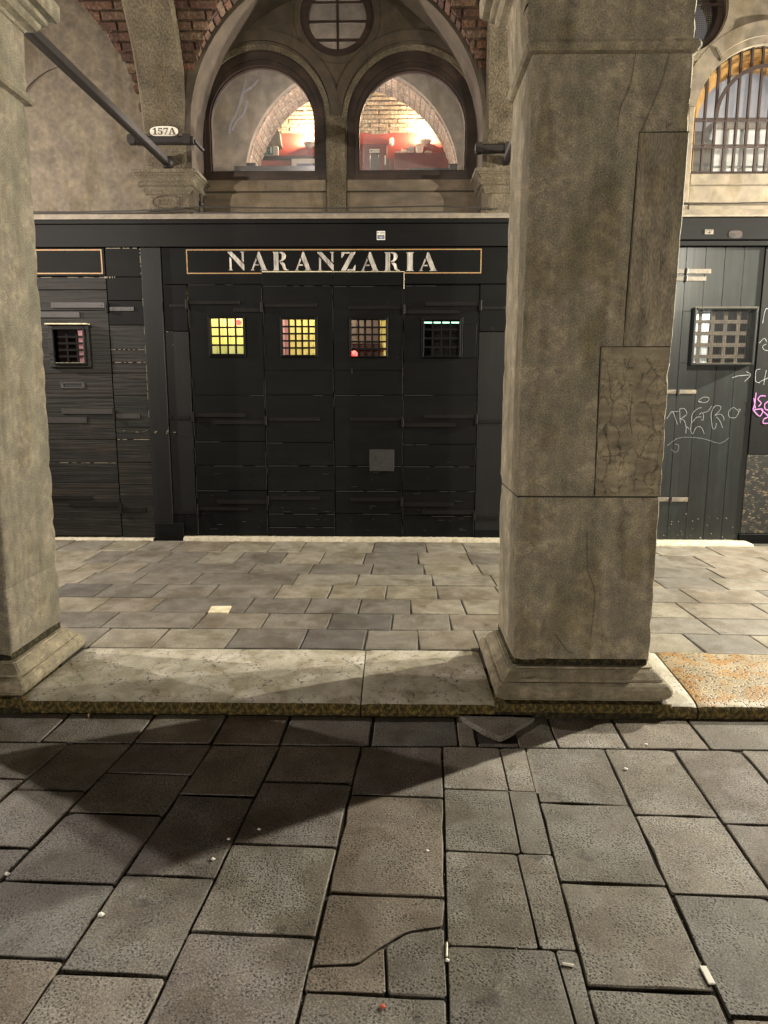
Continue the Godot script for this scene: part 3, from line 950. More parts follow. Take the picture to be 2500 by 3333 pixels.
func build_portico_floor() -> void:
	var root := structure("portico_pavement")
	var s := st_new()
	quad(s, Vector3(-9, -0.008, -0.3), Vector3(9, -0.008, -0.3), Vector3(9, -0.008, 3.2), Vector3(-9, -0.008, 3.2), Vector3.UP)
	obj("joint_bed", s, M.joint, root)
	s = st_new()
	for x in [[-9.0, -4.2], [3.6, 9.0]]:
		quad(s, Vector3(x[0], -0.002, -0.3), Vector3(x[1], -0.002, -0.3), Vector3(x[1], -0.002, 3.62), Vector3(x[0], -0.002, 3.62), Vector3.UP)
		quad(s, Vector3(x[0], -0.002, 3.62), Vector3(x[1], -0.002, 3.62), Vector3(x[1], -0.12, 3.62), Vector3(x[0], -0.12, 3.62), Vector3.BACK)
	obj("end_paving", s, M.floor[1], root)
	var rz := [0.06, 0.515, 0.95, 1.287, 1.614, 1.965, 2.305, 2.62, 2.955]
	var rows := [
		[-3.121, -2.725, -2.381, -2.057, -1.593, -1.174, -0.879, -0.214, 0.277, 0.633, 1.05, 1.5, 1.95, 2.35, 2.9],
		[-3.1, -2.677, -2.41, -2.023, -1.707, -1.379, -0.988, -0.65, -0.279, 0.189, 0.634, 1.1, 1.5, 2.0, 2.634, 3.2],
		[-3.05, -2.623, -2.376, -2.098, -1.186, -0.699, -0.2, 0.226, 0.681, 1.15, 1.6, 2.0, 2.567, 3.0],
		[-2.85, -2.417, -1.997, -1.557, -0.784, -0.303, 0.279, 0.75, 1.2, 1.6, 2.0, 2.451, 2.9],
		[-2.9, -2.5, -2.149, -1.736, -1.34, -0.865, -0.483, -0.074, 0.297, 0.743, 1.2, 1.65, 2.095, 2.647, 3.1],
		[-2.8, -2.4, -2.021, -1.628, -1.004, -0.602, -0.248, 0.099, 0.458, 0.9, 1.4, 1.935, 2.45, 2.9],
		[-2.9, -2.3, -1.831, -1.252, -0.836, -0.423, -0.025, 0.343, 0.8, 1.3, 1.946, 2.4, 2.9],
		[-2.7, -2.2, -1.763, -1.399, -0.972, -0.543, -0.179, 0.131, 0.475, 0.9, 1.3, 1.732, 2.122, 2.7]]
	var dark := {"1_4": 1, "3_4": 1, "4_2": 1, "4_3": 1, "5_4": 0, "6_1": 1, "6_2": 1, "5_6": 1, "6_6": 1, "7_1": 1, "7_6": 1, "5_5": 1}
	for r in rows.size():
		var xs: Array = [-4.2]
		xs.append_array(rows[r])
		xs.append(3.6)
		for i in xs.size() - 1:
			var sk := func(x: float) -> float: return 0.045 * maxf(0.0, x - 1.0)
			var le := 0.018 * (1.0 if xs[i] > 0 else -1.0)
			var z0: float = rz[r]
			var z1: float = rz[r + 1]
			var m: Material = M.floor[[0, 1, 2, 3, 5, 6][rng.randi() % 6]]
			if dark.has("%d_%d" % [r, i]):
				m = M.floor[4 if rng.randf() < 0.5 else 6]
			pave(root, [Vector2(xs[i] - le * 0.3, z0 + sk.call(xs[i])), Vector2(xs[i + 1] - le * 0.3, z0 + sk.call(xs[i + 1])), Vector2(xs[i + 1] + le * 0.3, z1 + sk.call(xs[i + 1])), Vector2(xs[i] + le * 0.3, z1 + sk.call(xs[i]))], m, 0.0, 0.0025, 0.006, 0.006, 0.05)
	s = st_new()
	stone(s, [Vector2(-1.25, 2.185), Vector2(-1.112, 2.18), Vector2(-1.102, 2.325), Vector2(-1.238, 2.328)], 0.0095, 0.03, 0.003, 0.0, 0.003, 0.001)
	obj("marble_inset", s, M.chip, root)

func kerb_part(root: Node3D, called: String, prof: Array, x0: float, x1: float, lean0: float, lean1: float, m: Material, rag: float) -> void:
	var s := st_new()
	s.set_smooth_group(0)
	var n := maxi(3, int((x1 - x0) / 0.035))
	var rows := []
	for i in n + 1:
		var row := []
		var t := float(i) / n
		for p in prof:
			var x: float = lerpf(x0, x1, t) + lerpf(lean0, lean1, t) * (p.x - 2.96) / 0.66
			var k := smoothstep(3.45, 3.62, p.x)
			var w1 := fnl.get_noise_3d(x * 5.0, p.y * 20.0, p.x * 5.0)
			var w2 := fnl.get_noise_3d(x * 19.0, p.y * 30.0, 4.0)
			var e := 0.0
			if i == 0 or i == n:
				e = 0.006
			var y: float = p.y + 0.002 * w1 - e - k * rag * maxf(0.0, w2) * 0.35
			var z: float = p.x + rag * k * (w1 * 0.5 + w2 * 0.5)
			row.append(Vector3(x, y, z))
		rows.append(row)
	for i in n:
		for k in prof.size() - 1:
			var d: Vector2 = prof[k + 1] - prof[k]
			quad(s, rows[i][k], rows[i + 1][k], rows[i + 1][k + 1], rows[i][k + 1], Vector3(0, d.x, -d.y))
	s.set_smooth_group(-1)
	for i in [0, n]:
		for k in range(0, prof.size() - 1):
			tri(s, Vector3(rows[i][0].x, -0.15, 3.3), rows[i][k], rows[i][k + 1], Vector3.LEFT if i == 0 else Vector3.RIGHT)
	obj(called, s, m, root)

func build_kerb() -> void:
	var root := structure("kerb")
	var top := [Vector2(2.958, -0.12), Vector2(2.958, -0.006), Vector2(2.97, 0.0), Vector2(3.1, -0.001), Vector2(3.25, -0.003), Vector2(3.4, -0.006), Vector2(3.5, -0.009), Vector2(3.56, -0.013), Vector2(3.59, -0.019), Vector2(3.604, -0.028)]
	var low := [Vector2(3.604, -0.028), Vector2(3.613, -0.042), Vector2(3.616, -0.06), Vector2(3.612, -0.078), Vector2(3.60, -0.092), Vector2(3.585, -0.11)]
	var def := [[-4.2, -2.6, 0, 0, M.kerb_b], [-1.775, -0.173, -0.03, 0.003, M.kerb], [-0.167, 0.462, 0.003, 0.01, M.kerb_b], [1.24, 1.452, 0.0, -0.028, M.kerb_b], [1.462, 3.6, -0.028, 0.0, M.ochre]]
	for d in def:
		kerb_part(root, "kerb_stone", top, d[0], d[1], d[2], d[3], d[4], 0.007)
		kerb_part(root, "kerb_front", low, d[0], d[1], d[2], d[3], M.moss, 0.012)
	var s := st_new()
	rough_line(s, -2.07, 1.0, 0.0, 0.036, -0.06, 0.07)
	obj("door_threshold", s, M.threshold, root)
	s = st_new()
	rough_line(s, -3.6, -2.37, -0.01, 0.016, -0.05, 0.06)
	obj("door_threshold", s, M.threshold, root)
	s = st_new()
	rough_line(s, 2.3, 3.36, -0.01, 0.022, -0.05, 0.2)
	obj("door_threshold", s, M.threshold, root)

func rough_line(s: SurfaceTool, x0: float, x1: float, y0: float, y1: float, z0: float, z1: float) -> void:
	var n := int((x1 - x0) / 0.03)
	s.set_smooth_group(0)
	var rows := []
	for i in n + 1:
		var x := lerpf(x0, x1, float(i) / n)
		var w := fnl.get_noise_2d(x * 14.0, z1 * 50.0) * 0.009
		var u := fnl.get_noise_2d(x * 23.0, 7.0 + z1) * 0.006
		rows.append([Vector3(x, y1 + u * 0.5, z0), Vector3(x, y1 + u, z1 - 0.012 + w), Vector3(x, y1 - 0.009 + u, z1 + w), Vector3(x, y0 - 0.02, z1 + w * 1.6 + 0.008)])
	for i in n:
		for k in 3:
			quad(s, rows[i][k], rows[i + 1][k], rows[i + 1][k + 1], rows[i][k + 1], Vector3(0, 1, k))
	s.set_smooth_group(-1)

# ------------------------------------------------------------------ wall, arches, vault
func build_wall() -> void:
	var w := thing("portico_wall", "plastered back wall of the portico with arched windows above the timber shop front", "wall")
	var s := st_new()
	plate(s, [-7.8, -2.9, -2.28], 2.9, 5.6, [arch_path(-2.9, 0.62, 2.8, 3.7)], -0.5, -0.1)
	obj("left_plaster", s, M.plaster, w)
	s = st_new()
	plate(s, [-3.6, -2.2], 2.9, 4.5, [], -0.4, -0.118)
	obj("blind_arch_infill", s, M.plaster, w)
	s = st_new()
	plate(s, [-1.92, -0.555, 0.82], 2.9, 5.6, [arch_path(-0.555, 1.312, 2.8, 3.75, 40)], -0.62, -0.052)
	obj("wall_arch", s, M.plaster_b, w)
	s = st_new()
	var h1 := arch_path(-1.297, 0.614, 3.425, 3.964, 32)
	var h2 := arch_path(0.132, 0.622, 3.425, 3.944, 32)
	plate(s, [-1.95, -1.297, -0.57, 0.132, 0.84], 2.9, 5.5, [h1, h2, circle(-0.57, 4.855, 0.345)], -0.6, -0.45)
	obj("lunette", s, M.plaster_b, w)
	for a in [[-1.297, 0.614, 3.964, -0.428], [0.132, 0.622, 3.944, -0.431]]:
		s = st_new()
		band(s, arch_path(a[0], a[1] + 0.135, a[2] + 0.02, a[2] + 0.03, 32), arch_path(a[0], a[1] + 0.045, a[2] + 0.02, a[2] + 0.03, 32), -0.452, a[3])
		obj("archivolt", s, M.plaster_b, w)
		s = st_new()
		band(s, arch_path(a[0], a[1] + 0.045, 3.43, a[2], 32), arch_path(a[0], a[1] - 0.004, 3.43, a[2], 32), -0.46, a[3] - 0.008)
		obj("archivolt", s, M.render_soft, w)
	s = st_new()
	band(s, arc(-0.57, 4.855, 0.40, 0, TAU, 40), arc(-0.57, 4.855, 0.342, 0, TAU, 40), -0.46, -0.44)
	obj("oculus_surround", s, M.plaster_b, w)
	s = st_new()
	rough_block(s, -0.682, -0.494, -0.6, -0.39, 2.95, 3.985, 0.008, 0.003, Vector2.ZERO, 0.006)
	obj("mullion_pier", s, M.render_soft, w)
	for x in [[-1.935, -0.684], [-0.492, 0.80]]:
		s = st_new()
		box3(s, x[0], 3.325, x[1], 3.427, -0.6, -0.415, 0.005)
		obj("sill", s, M.sill, w)
		s = st_new()
		box3(s, x[0], 2.95, x[1], 3.318, -0.6, -0.432, 0.006)
		obj("sill_panel", s, M.sill, w)
	for x in [[-2.3, -1.905], [0.79, 1.185]]:
		s = st_new()
		rough_block(s, x[0], x[1], -0.6, -0.05, 2.9, 3.206, 0.008, 0.002, Vector2.ZERO, 0.008)
		obj("pilaster", s, M.render_soft, w)
		s = st_new()
		rect_sweep(s, x[0], x[1], -0.6, -0.05, [Vector2(0.0, 3.2), Vector2(0.012, 3.207), Vector2(0.02, 3.222), Vector2(0.034, 3.24), Vector2(0.04, 3.262), Vector2(0.056, 3.268), Vector2(0.066, 3.283), Vector2(0.06, 3.302), Vector2(0.05, 3.306), Vector2(0.058, 3.325), Vector2(0.075, 3.345), Vector2(0.09, 3.355), Vector2(0.092, 3.363), Vector2(0.104, 3.367), Vector2(0.105, 3.395), Vector2(0.02, 3.4)], 10, 0.003)
		obj("capital", s, M.render_soft, w)
		s = st_new()
		rough_block(s, x[0], x[1], -0.6, -0.05, 3.397, 3.78, 0.01, 0.003, Vector2.ZERO, 0.01)
		obj("pilaster", s, M.render, w)
	# right bay
	s = st_new()
	plate(s, [1.18, 2.53, 3.28, 7.8], 2.9, 5.6, [arch_path(3.28, 0.62, 3.39, 3.85, 32), circle(2.53, 4.74, 0.345)], -0.55, -0.15)
	obj("right_plaster", s, M.plaster_pale, w)
	s = st_new()
	band(s, arch_path(3.28, 0.78, 3.8, 3.87, 32), arch_path(3.28, 0.66, 3.8, 3.87, 32), -0.16, -0.128)
	obj("archivolt", s, M.plaster_pale, w)
	s = st_new()
	band(s, arc(2.53, 4.74, 0.43, 0, TAU, 36), arc(2.53, 4.74, 0.355, 0, TAU, 36), -0.16, -0.13)
	obj("oculus_surround", s, M.plaster_pale, w)
	s = st_new()
	beam(s, Vector3(2.80, 4.42, -0.135), Vector3(2.86, 4.33, -0.135), 0.012, 0.02, Vector3.BACK)
	obj("keystone_edge", s, M.render_soft, w)
	s = st_new()
	box3(s, 2.598, 2.95, 2.648, 3.95, -0.2, -0.118, 0.006)
	obj("pier_edge", s, M.plaster_pale, w)
	for a in [[3.29, 3.385, -0.12], [3.12, 3.285, -0.135], [3.045, 3.112, -0.11]]:
		s = st_new()
		box3(s, 2.652, a[0], 4.0, a[1], -0.3, a[2], 0.006)
		obj("sill_panel", s, M.plaster_pale, w)
	# plain wall beyond both ends of the shop front
	for x in [[-7.8, -3.62], [3.66, 7.8]]:
		s = st_new()
		box3(s, x[0], -0.2, x[1], 2.96, -0.4, 0.0, 0.01)
		obj("end_plaster", s, M.plaster, w)
	# windows
	for a in [[-1.297, 0.614, 3.43, 3.964, 0.493, 3.534, 3.955], [0.132, 0.622, 3.43, 3.944, 0.503, 3.537, 3.908]]:
		window_frame(w, a)
	s = st_new()
	band(s, arc(-0.57, 4.855, 0.343, 0, TAU, 40), arc(-0.57, 4.855, 0.27, 0, TAU, 40), -0.56, -0.47)
	var o := obj("oculus_window", s, M.frame, w)
	s = st_new()
	for y in [4.682, 4.838, 5.0]:
		box3(s, -0.86, y - 0.011, -0.28, y + 0.011, -0.525, -0.505, 0.002)
	box3(s, -0.581, 4.55, -0.559, 5.18, -0.522, -0.500, 0.002)
	obj("glazing_bar", s, M.frame, o)
	s = st_new()
	prism(s, circle(-0.57, 4.855, 0.275, 32), -0.518, -0.514)
	obj("pane", s, M.pane, o)
	# arcade wall over the pillars and the roof of the portico
	s = st_new()
	plate(s, [-9.0, 9.0], 4.5, 7.0, [], 2.98, 3.5)
	obj("arcade_wall", s, M.pillar_b, w)
	s = st_new()
	cbox(s, Vector3(-9, 5.62, -5.0), Vector3(9, 5.9, 3.0))
	obj("roof_slab", s, M.plaster, w)
	for x in [-9.0, 8.8]:
		s = st_new()
		cbox(s, Vector3(x, -0.3, -5.0), Vector3(x + 0.2, 5.62, 0.0))
		obj("end_plaster", s, M.plaster, w)

func window_frame(w: Node3D, a: Array) -> void:
	var s := st_new()
	var hw: float = a[1] - 0.004
	var steps := [[hw, hw - 0.065, -0.47], [hw - 0.062, a[4] + 0.012, -0.485], [a[4] + 0.016, a[4], -0.51]]
	for k in 3:
		var st: Array = steps[k]
		var yb: float = a[2] + [0.0, 0.045, 0.09][k]
		var yi: float = [a[2] + 0.048, a[5] - 0.01, a[5]][k]
		var sp: float = lerpf(a[3], a[6], (hw - st[0]) / maxf(0.01, hw - a[4]))
		var sq: float = lerpf(a[3], a[6], (hw - st[1]) / maxf(0.01, hw - a[4]))
		band(s, arch_path(a[0], st[0], yb, sp, 32), arch_path(a[0], st[1], yb, sq, 32), -0.58, st[2])
		box3(s, a[0] - st[1], yb, a[0] + st[1], yi, -0.58, st[2] + 0.0005, 0.002)
	var o := obj("arched_window", s, M.frame, w)
	s = st_new()
	prism(s, arch_path(a[0], a[4] + 0.01, a[5] - 0.01, a[6], 32), -0.55, -0.546)
	obj("pane", s, M.pane, o)

func rib(s: SurfaceTool, x0: float, x1: float, xe0: float, xe1: float) -> void:
	var zc := 1.5
	var ys := 3.74
	var R := 1.55
	var n := 40
	for i in n:
		var a := PI - PI * i / n
		var b := PI - PI * (i + 1) / n
		var pa := func(t: float, r: float, side: int) -> Vector3:
			var f := (PI - t) / PI
			var x: float = lerpf(x0, xe0, f) if side == 0 else lerpf(x1, xe1, f)
			return Vector3(x, ys + sin(t) * r, zc + cos(t) * r)
		var inw := -Vector3(0, sin((a + b) * 0.5), cos((a + b) * 0.5))
		var c := 0.018
		s.set_smooth_group(0)
		quad(s, pa.call(a, R, 0) + Vector3(c, 0, 0), pa.call(a, R, 1) - Vector3(c, 0, 0), pa.call(b, R, 1) - Vector3(c, 0, 0), pa.call(b, R, 0) + Vector3(c, 0, 0), inw)
		s.set_smooth_group(1)
		quad(s, pa.call(a, R, 0) + Vector3(c, 0, 0), pa.call(b, R, 0) + Vector3(c, 0, 0), pa.call(b, R + c, 0), pa.call(a, R + c, 0), inw + Vector3.LEFT)
		quad(s, pa.call(a, R, 1) - Vector3(c, 0, 0), pa.call(b, R, 1) - Vector3(c, 0, 0), pa.call(b, R + c, 1), pa.call(a, R + c, 1), inw + Vector3.RIGHT)
		s.set_smooth_group(-1)
		quad(s, pa.call(a, R + c, 0), pa.call(b, R + c, 0), pa.call(b, 2.0, 0), pa.call(a, 2.0, 0), Vector3.LEFT)
		quad(s, pa.call(a, R + c, 1), pa.call(b, R + c, 1), pa.call(b, 2.0, 1), pa.call(a, 2.0, 1), Vector3.RIGHT)

func build_vault() -> void:
	var v := thing("portico_vault", "brick cross vault of the portico with rendered transverse ribs", "vault")
	var s := st_new()
	rib(s, -2.3, -1.905, -2.44, -1.9)
	obj("rib", s, M.render, v)
	s = st_new()
	rib(s, 0.79, 1.185, 0.6, 1.2)
	obj("rib", s, M.render, v)
	var ys := 3.74
	var zc := 1.5
	var R2 := 1.64
	var bm := []
	for i in 3:
		var bs := st_new()
		cbox(bs, Vector3(-0.124 + 0.006 * i, -0.03, -0.03), Vector3(0.124 - 0.004 * i, 0.031, 0.03), 0.006)
		bs.generate_normals()
		bm.append(bs.commit())
	var count := 0
	for bay in [[-3.655, 1.355, -2.3, 1, true], [-0.555, 1.36, -1.905, -1, true], [-0.555, 1.36, 0.79, 1, true], [-3.655, 1.355, -5.0, -1, false], [2.6, 1.4, 1.185, -1, false], [2.6, 1.4, 4.0, 1, false]]:
		var xc: float = bay[0]
		var R1: float = bay[1]
		var xr: float = bay[2]
		var sd: float = bay[3]
		# mortar bed of the web beside the rib (barrel along x) and of the one against the wall (along z)
		var ms := st_new()
		ms.set_smooth_group(0)
		var n := 36
		for half in 2:
			for i in n:
				var q := []
				for t in [i, i + 1]:
					var b: float = PI - PI * 0.5 * t / n
					if half == 1:
						b = PI * 0.5 * t / n
					var y: float = ys + sin(b) * (R2 + 0.012)
					var z := zc + cos(b) * (R2 + 0.012)
					var dy := y - ys
					var xg := xc + sd * sqrt(maxf(0.0, R1 * R1 - dy * dy))
					q.append([Vector3(xr + sd * 0.05, y, z), Vector3(xg, y, z)])
				quad(ms, q[0][0], q[0][1], q[1][1], q[1][0], Vector3(0, -1, 0.2 - half * 0.4))
		for half in 2:
			for i in n:
				var q := []
				for t in [i, i + 1]:
					var a: float = PI * 0.5 * t / n
					var y: float = ys + sin(a) * (R1 + 0.012)
					var x := xc + sd * cos(a) * (R1 + 0.012)
					var zg := zc - sqrt(maxf(0.0, R2 * R2 - (y - ys) * (y - ys)))
					if half == 0:
						q.append([Vector3(x, y, -0.12), Vector3(x, y, zg)])
					else:
						q.append([Vector3(x, y, 3.1), Vector3(x, y, 2.0 * zc - zg)])
				quad(ms, q[0][0], q[0][1], q[1][1], q[1][0], Vector3(-sd, -0.5, 0))
		obj("vault_mortar", ms, M.brick_mortar, v)
		if not bay[4]:
			continue
		# bricks one by one where they show
		var course := 0
		var b := PI - 0.1
		while b > PI * 0.5 + 0.2:
			var y := ys + sin(b) * R2
			var z := zc + cos(b) * R2
			var dy := y - ys
			if dy < R1:
				var reach := absf(xr - (xc + sd * sqrt(R1 * R1 - dy * dy)))
				var x := 0.0 if course % 2 == 0 else -0.13
				while x < reach - 0.03 and x < 1.2:
					if count < 290 and x + 0.2 > 0 and z > -0.2:
						var xa := maxf(x, -0.02)
						var xb := minf(x + 0.25, reach + 0.004)
						var o := MeshInstance3D.new()
						o.mesh = bm[rng.randi() % 3]
						o.material_override = pick(M.bricks)
						o.name = "brick"
						var nrm := Vector3(0, -sin(b), -cos(b))
						var tan := Vector3(0, cos(b), -sin(b))
						o.transform = Transform3D(Basis(Vector3.RIGHT * ((xb - xa) / 0.25), tan, nrm), Vector3(xr - sd * (xa + xb) * 0.5, y, z) - nrm * (0.018 + rng.randf_range(-0.004, 0.004)))
						v.add_child(o, true)
						count += 1
					x += 0.262
			b -= 0.0755 / R2
			course += 1
		var a := 0.1
		course = 0
		while a < PI * 0.5 - 0.2:
			var y := ys + sin(a) * R1
			var x := xc + sd * cos(a) * R1
			var zg := zc - sqrt(maxf(0.0, R2 * R2 - (y - ys) * (y - ys)))
			var z := -0.05 + (0.0 if course % 2 == 0 else -0.13)
			while z < zg - 0.03 and z < 0.7:
				if count < 290:
					var o := MeshInstance3D.new()
					o.mesh = bm[rng.randi() % 3]
					o.material_override = pick(M.bricks)
					o.name = "brick"
					var nrm := Vector3(-sd * cos(a), -sin(a), 0)
					var tan := Vector3(-sd * sin(a), cos(a), 0)
					o.transform = Transform3D(Basis(nrm.cross(tan) * -((minf(z + 0.25, zg) - maxf(z, -0.06)) / 0.25), tan, nrm), Vector3(x, y, (minf(z + 0.25, zg) + maxf(z, -0.06)) * 0.5) - nrm * (0.018 + rng.randf_range(-0.004, 0.004)))
					v.add_child(o, true)
					count += 1
				z += 0.262
			a += 0.0755 / R1
			course += 1

# ------------------------------------------------------------------ pillars
func base_mould(s: SurfaceTool, x0: float, x1: float) -> void:
	rect_sweep(s, x0, x1, 3.0, 3.52, [Vector2(0.05, -0.017), Vector2(0.052, -0.006), Vector2(0.072, -0.002), Vector2(0.082, 0.008), Vector2(0.09, 0.03), Vector2(0.088, 0.05), Vector2(0.08, 0.066), Vector2(0.068, 0.076), Vector2(0.056, 0.078), Vector2(0.055, 0.09), Vector2(0.045, 0.1), Vector2(0.032, 0.116), Vector2(0.02, 0.127), Vector2(0.014, 0.129), Vector2(0.013, 0.138), Vector2(-0.008, 0.141)], 14, 0.0035)

func pillar_base(p: Node3D, x0: float, x1: float) -> void:
	var s := st_new()
	rect_sweep(s, x0, x1, 3.0, 3.52, [Vector2(0.088, -0.16), Vector2(0.094, -0.1), Vector2(0.092, -0.06)], 14, 0.005)
	obj("plinth", s, M.moss_dark, p)
	s = st_new()
	rect_sweep(s, x0, x1, 3.0, 3.52, [Vector2(0.0915, -0.06), Vector2(0.093, -0.032), Vector2(0.088, -0.02), Vector2(0.05, -0.017)], 14, 0.004)
	obj("plinth", s, M.moss, p)
	s = st_new()
	base_mould(s, x0, x1)
	obj("base_moulding", s, M.base_stone, p)
	s = st_new()
	rect_sweep(s, x0, x1, 3.0, 3.52, [Vector2(-0.004, 0.13), Vector2(-0.003, 0.172)], 14, 0.005)
	obj("base_joint", s, M.moss_dark, p)

func build_pillars() -> void:
	var p := thing("stone_pillar", "square beige stone pillar right of centre with a cracked repair block on its right edge", "pillar", "square pillars of the portico")
	pillar_base(p, 0.56, 1.222)
	var s := st_new()
	rough_block(s, 0.562, 1.222, 3.0, 3.52, 0.162, 0.958, 0.007, 0.0025, Vector2(-0.008, -0.003), 0.008)
	obj("shaft_block", s, M.pillar, p)
	s = st_new()
	rough_block(s, 0.553, 1.216, 3.0, 3.52, 0.966, 2.848, 0.007, 0.0025, Vector2(0.006, 0.02), 0.008)
	obj("shaft_block", s, M.pillar, p)
	s = st_new()
	rough_block(s, 0.918, 1.221, 3.2, 3.525, 0.968, 1.555, 0.004, 0.001, Vector2(-0.006, -0.003), 0.012)
	obj("repair_block", s, M.crackle, p)
	s = st_new()
	rough_block(s, 0.912, 1.219, 3.2, 3.525, 1.559, 1.638, 0.003, 0.001, Vector2(0, 0.002), 0.008)
	obj("repair_block", s, M.crackle, p)
	s = st_new()
	rough_block(s, 1.012, 1.223, 3.2, 3.5255, 1.643, 2.528, 0.004, 0.001, Vector2(0.016, 0.013), 0.006)
	obj("repair_block", s, M.pillar_c, p)
	s = st_new()
	beam(s, Vector3(0.915, 0.97, 3.519), Vector3(0.908, 1.64, 3.519), 0.004, 0.004, Vector3.BACK)
	beam(s, Vector3(0.91, 1.641, 3.519), Vector3(1.215, 1.641, 3.5225), 0.0025, 0.004, Vector3.BACK)
	beam(s, Vector3(1.008, 1.645, 3.519), Vector3(1.025, 2.53, 3.519), 0.0035, 0.004, Vector3.BACK)
	beam(s, Vector3(1.024, 2.531, 3.519), Vector3(1.235, 2.531, 3.522), 0.003, 0.004, Vector3.BACK)
	cbox(s, Vector3(0.56, 0.95, 3.01), Vector3(1.21, 0.975, 3.513))
	obj("mortar_joint", s, M.joint, p)
	s = st_new()
	for c in [[Vector2(0.99, 2.85), Vector2(0.975, 2.72), Vector2(0.94, 2.63), Vector2(0.93, 2.55)], [Vector2(1.13, 2.84), Vector2(1.11, 2.74), Vector2(1.07, 2.63), Vector2(1.03, 2.53)], [Vector2(0.93, 0.28), Vector2(0.94, 0.5), Vector2(0.9, 0.62), Vector2(0.89, 0.8)], [Vector2(0.76, 0.3), Vector2(0.82, 0.22), Vector2(0.85, 0.2)], [Vector2(1.07, 1.25), Vector2(1.055, 1.33), Vector2(1.06, 1.42)], [Vector2(0.95, 1.15), Vector2(1.02, 1.16), Vector2(1.08, 1.2)]]:
		s = st_new()
		ribbon(s, c, 0.0016, 3.5285)
		obj("hairline_crack", s, M.faded, p)
	s = st_new()
	rect_sweep(s, 0.559, 1.236, 3.0, 3.52, [Vector2(-0.01, 2.836), Vector2(0.004, 2.84), Vector2(0.016, 2.845), Vector2(0.026, 2.858), Vector2(0.026, 2.872), Vector2(0.018, 2.886), Vector2(-0.004, 2.89), Vector2(-0.02, 2.892)], 14, 0.003)
	obj("astragal", s, M.pillar_b, p)
	s = st_new()
	rough_block(s, 0.54, 1.234, 3.0, 3.52, 2.889, 3.22, 0.007, 0.003, Vector2(-0.02, 0.0), 0.008)
	obj("neck_block", s, M.pillar_b, p)
	pillar_top(p, 0.53, 1.236, M.pillar_b)
	var q := thing("stone_pillar", "square grey stone pillar at the left edge with a moulded capital", "pillar", "square pillars of the portico")
	pillar_base(q, -2.51, -1.872)
	s = st_new()
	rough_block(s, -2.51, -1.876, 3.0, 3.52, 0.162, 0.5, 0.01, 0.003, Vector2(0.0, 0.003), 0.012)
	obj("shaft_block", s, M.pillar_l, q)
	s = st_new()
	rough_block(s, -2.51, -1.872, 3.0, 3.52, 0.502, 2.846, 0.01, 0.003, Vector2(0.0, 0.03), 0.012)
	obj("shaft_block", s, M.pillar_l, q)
	s = st_new()
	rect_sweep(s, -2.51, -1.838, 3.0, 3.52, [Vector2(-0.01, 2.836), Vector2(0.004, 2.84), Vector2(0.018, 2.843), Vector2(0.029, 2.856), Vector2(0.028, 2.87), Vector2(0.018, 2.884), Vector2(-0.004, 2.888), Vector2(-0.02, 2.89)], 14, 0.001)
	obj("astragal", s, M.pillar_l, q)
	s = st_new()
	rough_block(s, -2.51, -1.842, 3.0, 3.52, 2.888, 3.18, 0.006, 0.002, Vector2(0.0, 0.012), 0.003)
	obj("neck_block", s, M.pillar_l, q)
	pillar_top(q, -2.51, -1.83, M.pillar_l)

func pillar_top(p: Node3D, x0: float, x1: float, m: Material) -> void:
	var s := st_new()
	rect_sweep(s, x0, x1, 3.0, 3.52, [Vector2(-0.01, 3.16), Vector2(0.006, 3.166), Vector2(0.012, 3.18), Vector2(0.026, 3.186), Vector2(0.045, 3.192), Vector2(0.058, 3.206), Vector2(0.062, 3.222), Vector2(0.074, 3.226), Vector2(0.084, 3.232), Vector2(0.084, 3.256), Vector2(0.118, 3.262), Vector2(0.128, 3.275), Vector2(0.13, 3.34), Vector2(0.0, 3.345)], 14, 0.0015)
	obj("capital", s, m, p)
	s = st_new()
	rough_block(s, x0, x1, 3.0, 3.5, 3.34, 4.52, 0.01, 0.003)
	obj("impost_block", s, m, p)

# ------------------------------------------------------------------ timber shop front
func board(parent: Node3D, called: String, r: Array, z1: float, m: Material, z0 := -0.045, bev := 0.003) -> MeshInstance3D:
	var s := st_new()
	box3(s, r[0], r[1], r[2], r[3], z0, z1, bev)
	return obj(called, s, m, parent)

func holed(parent: Node3D, called: String, r: Array, h: Array, z1: float, m: Material) -> void:
	# a board with a square opening, in one piece
	var s := st_new()
	plate(s, [r[0], (h[0] + h[2]) * 0.5, r[2]], r[1], r[3], [PackedVector2Array([Vector2(h[0], h[1]), Vector2(h[2], h[1]), Vector2(h[2], h[3]), Vector2(h[0], h[3])])], -0.045, z1)
	obj(called, s, m, parent)

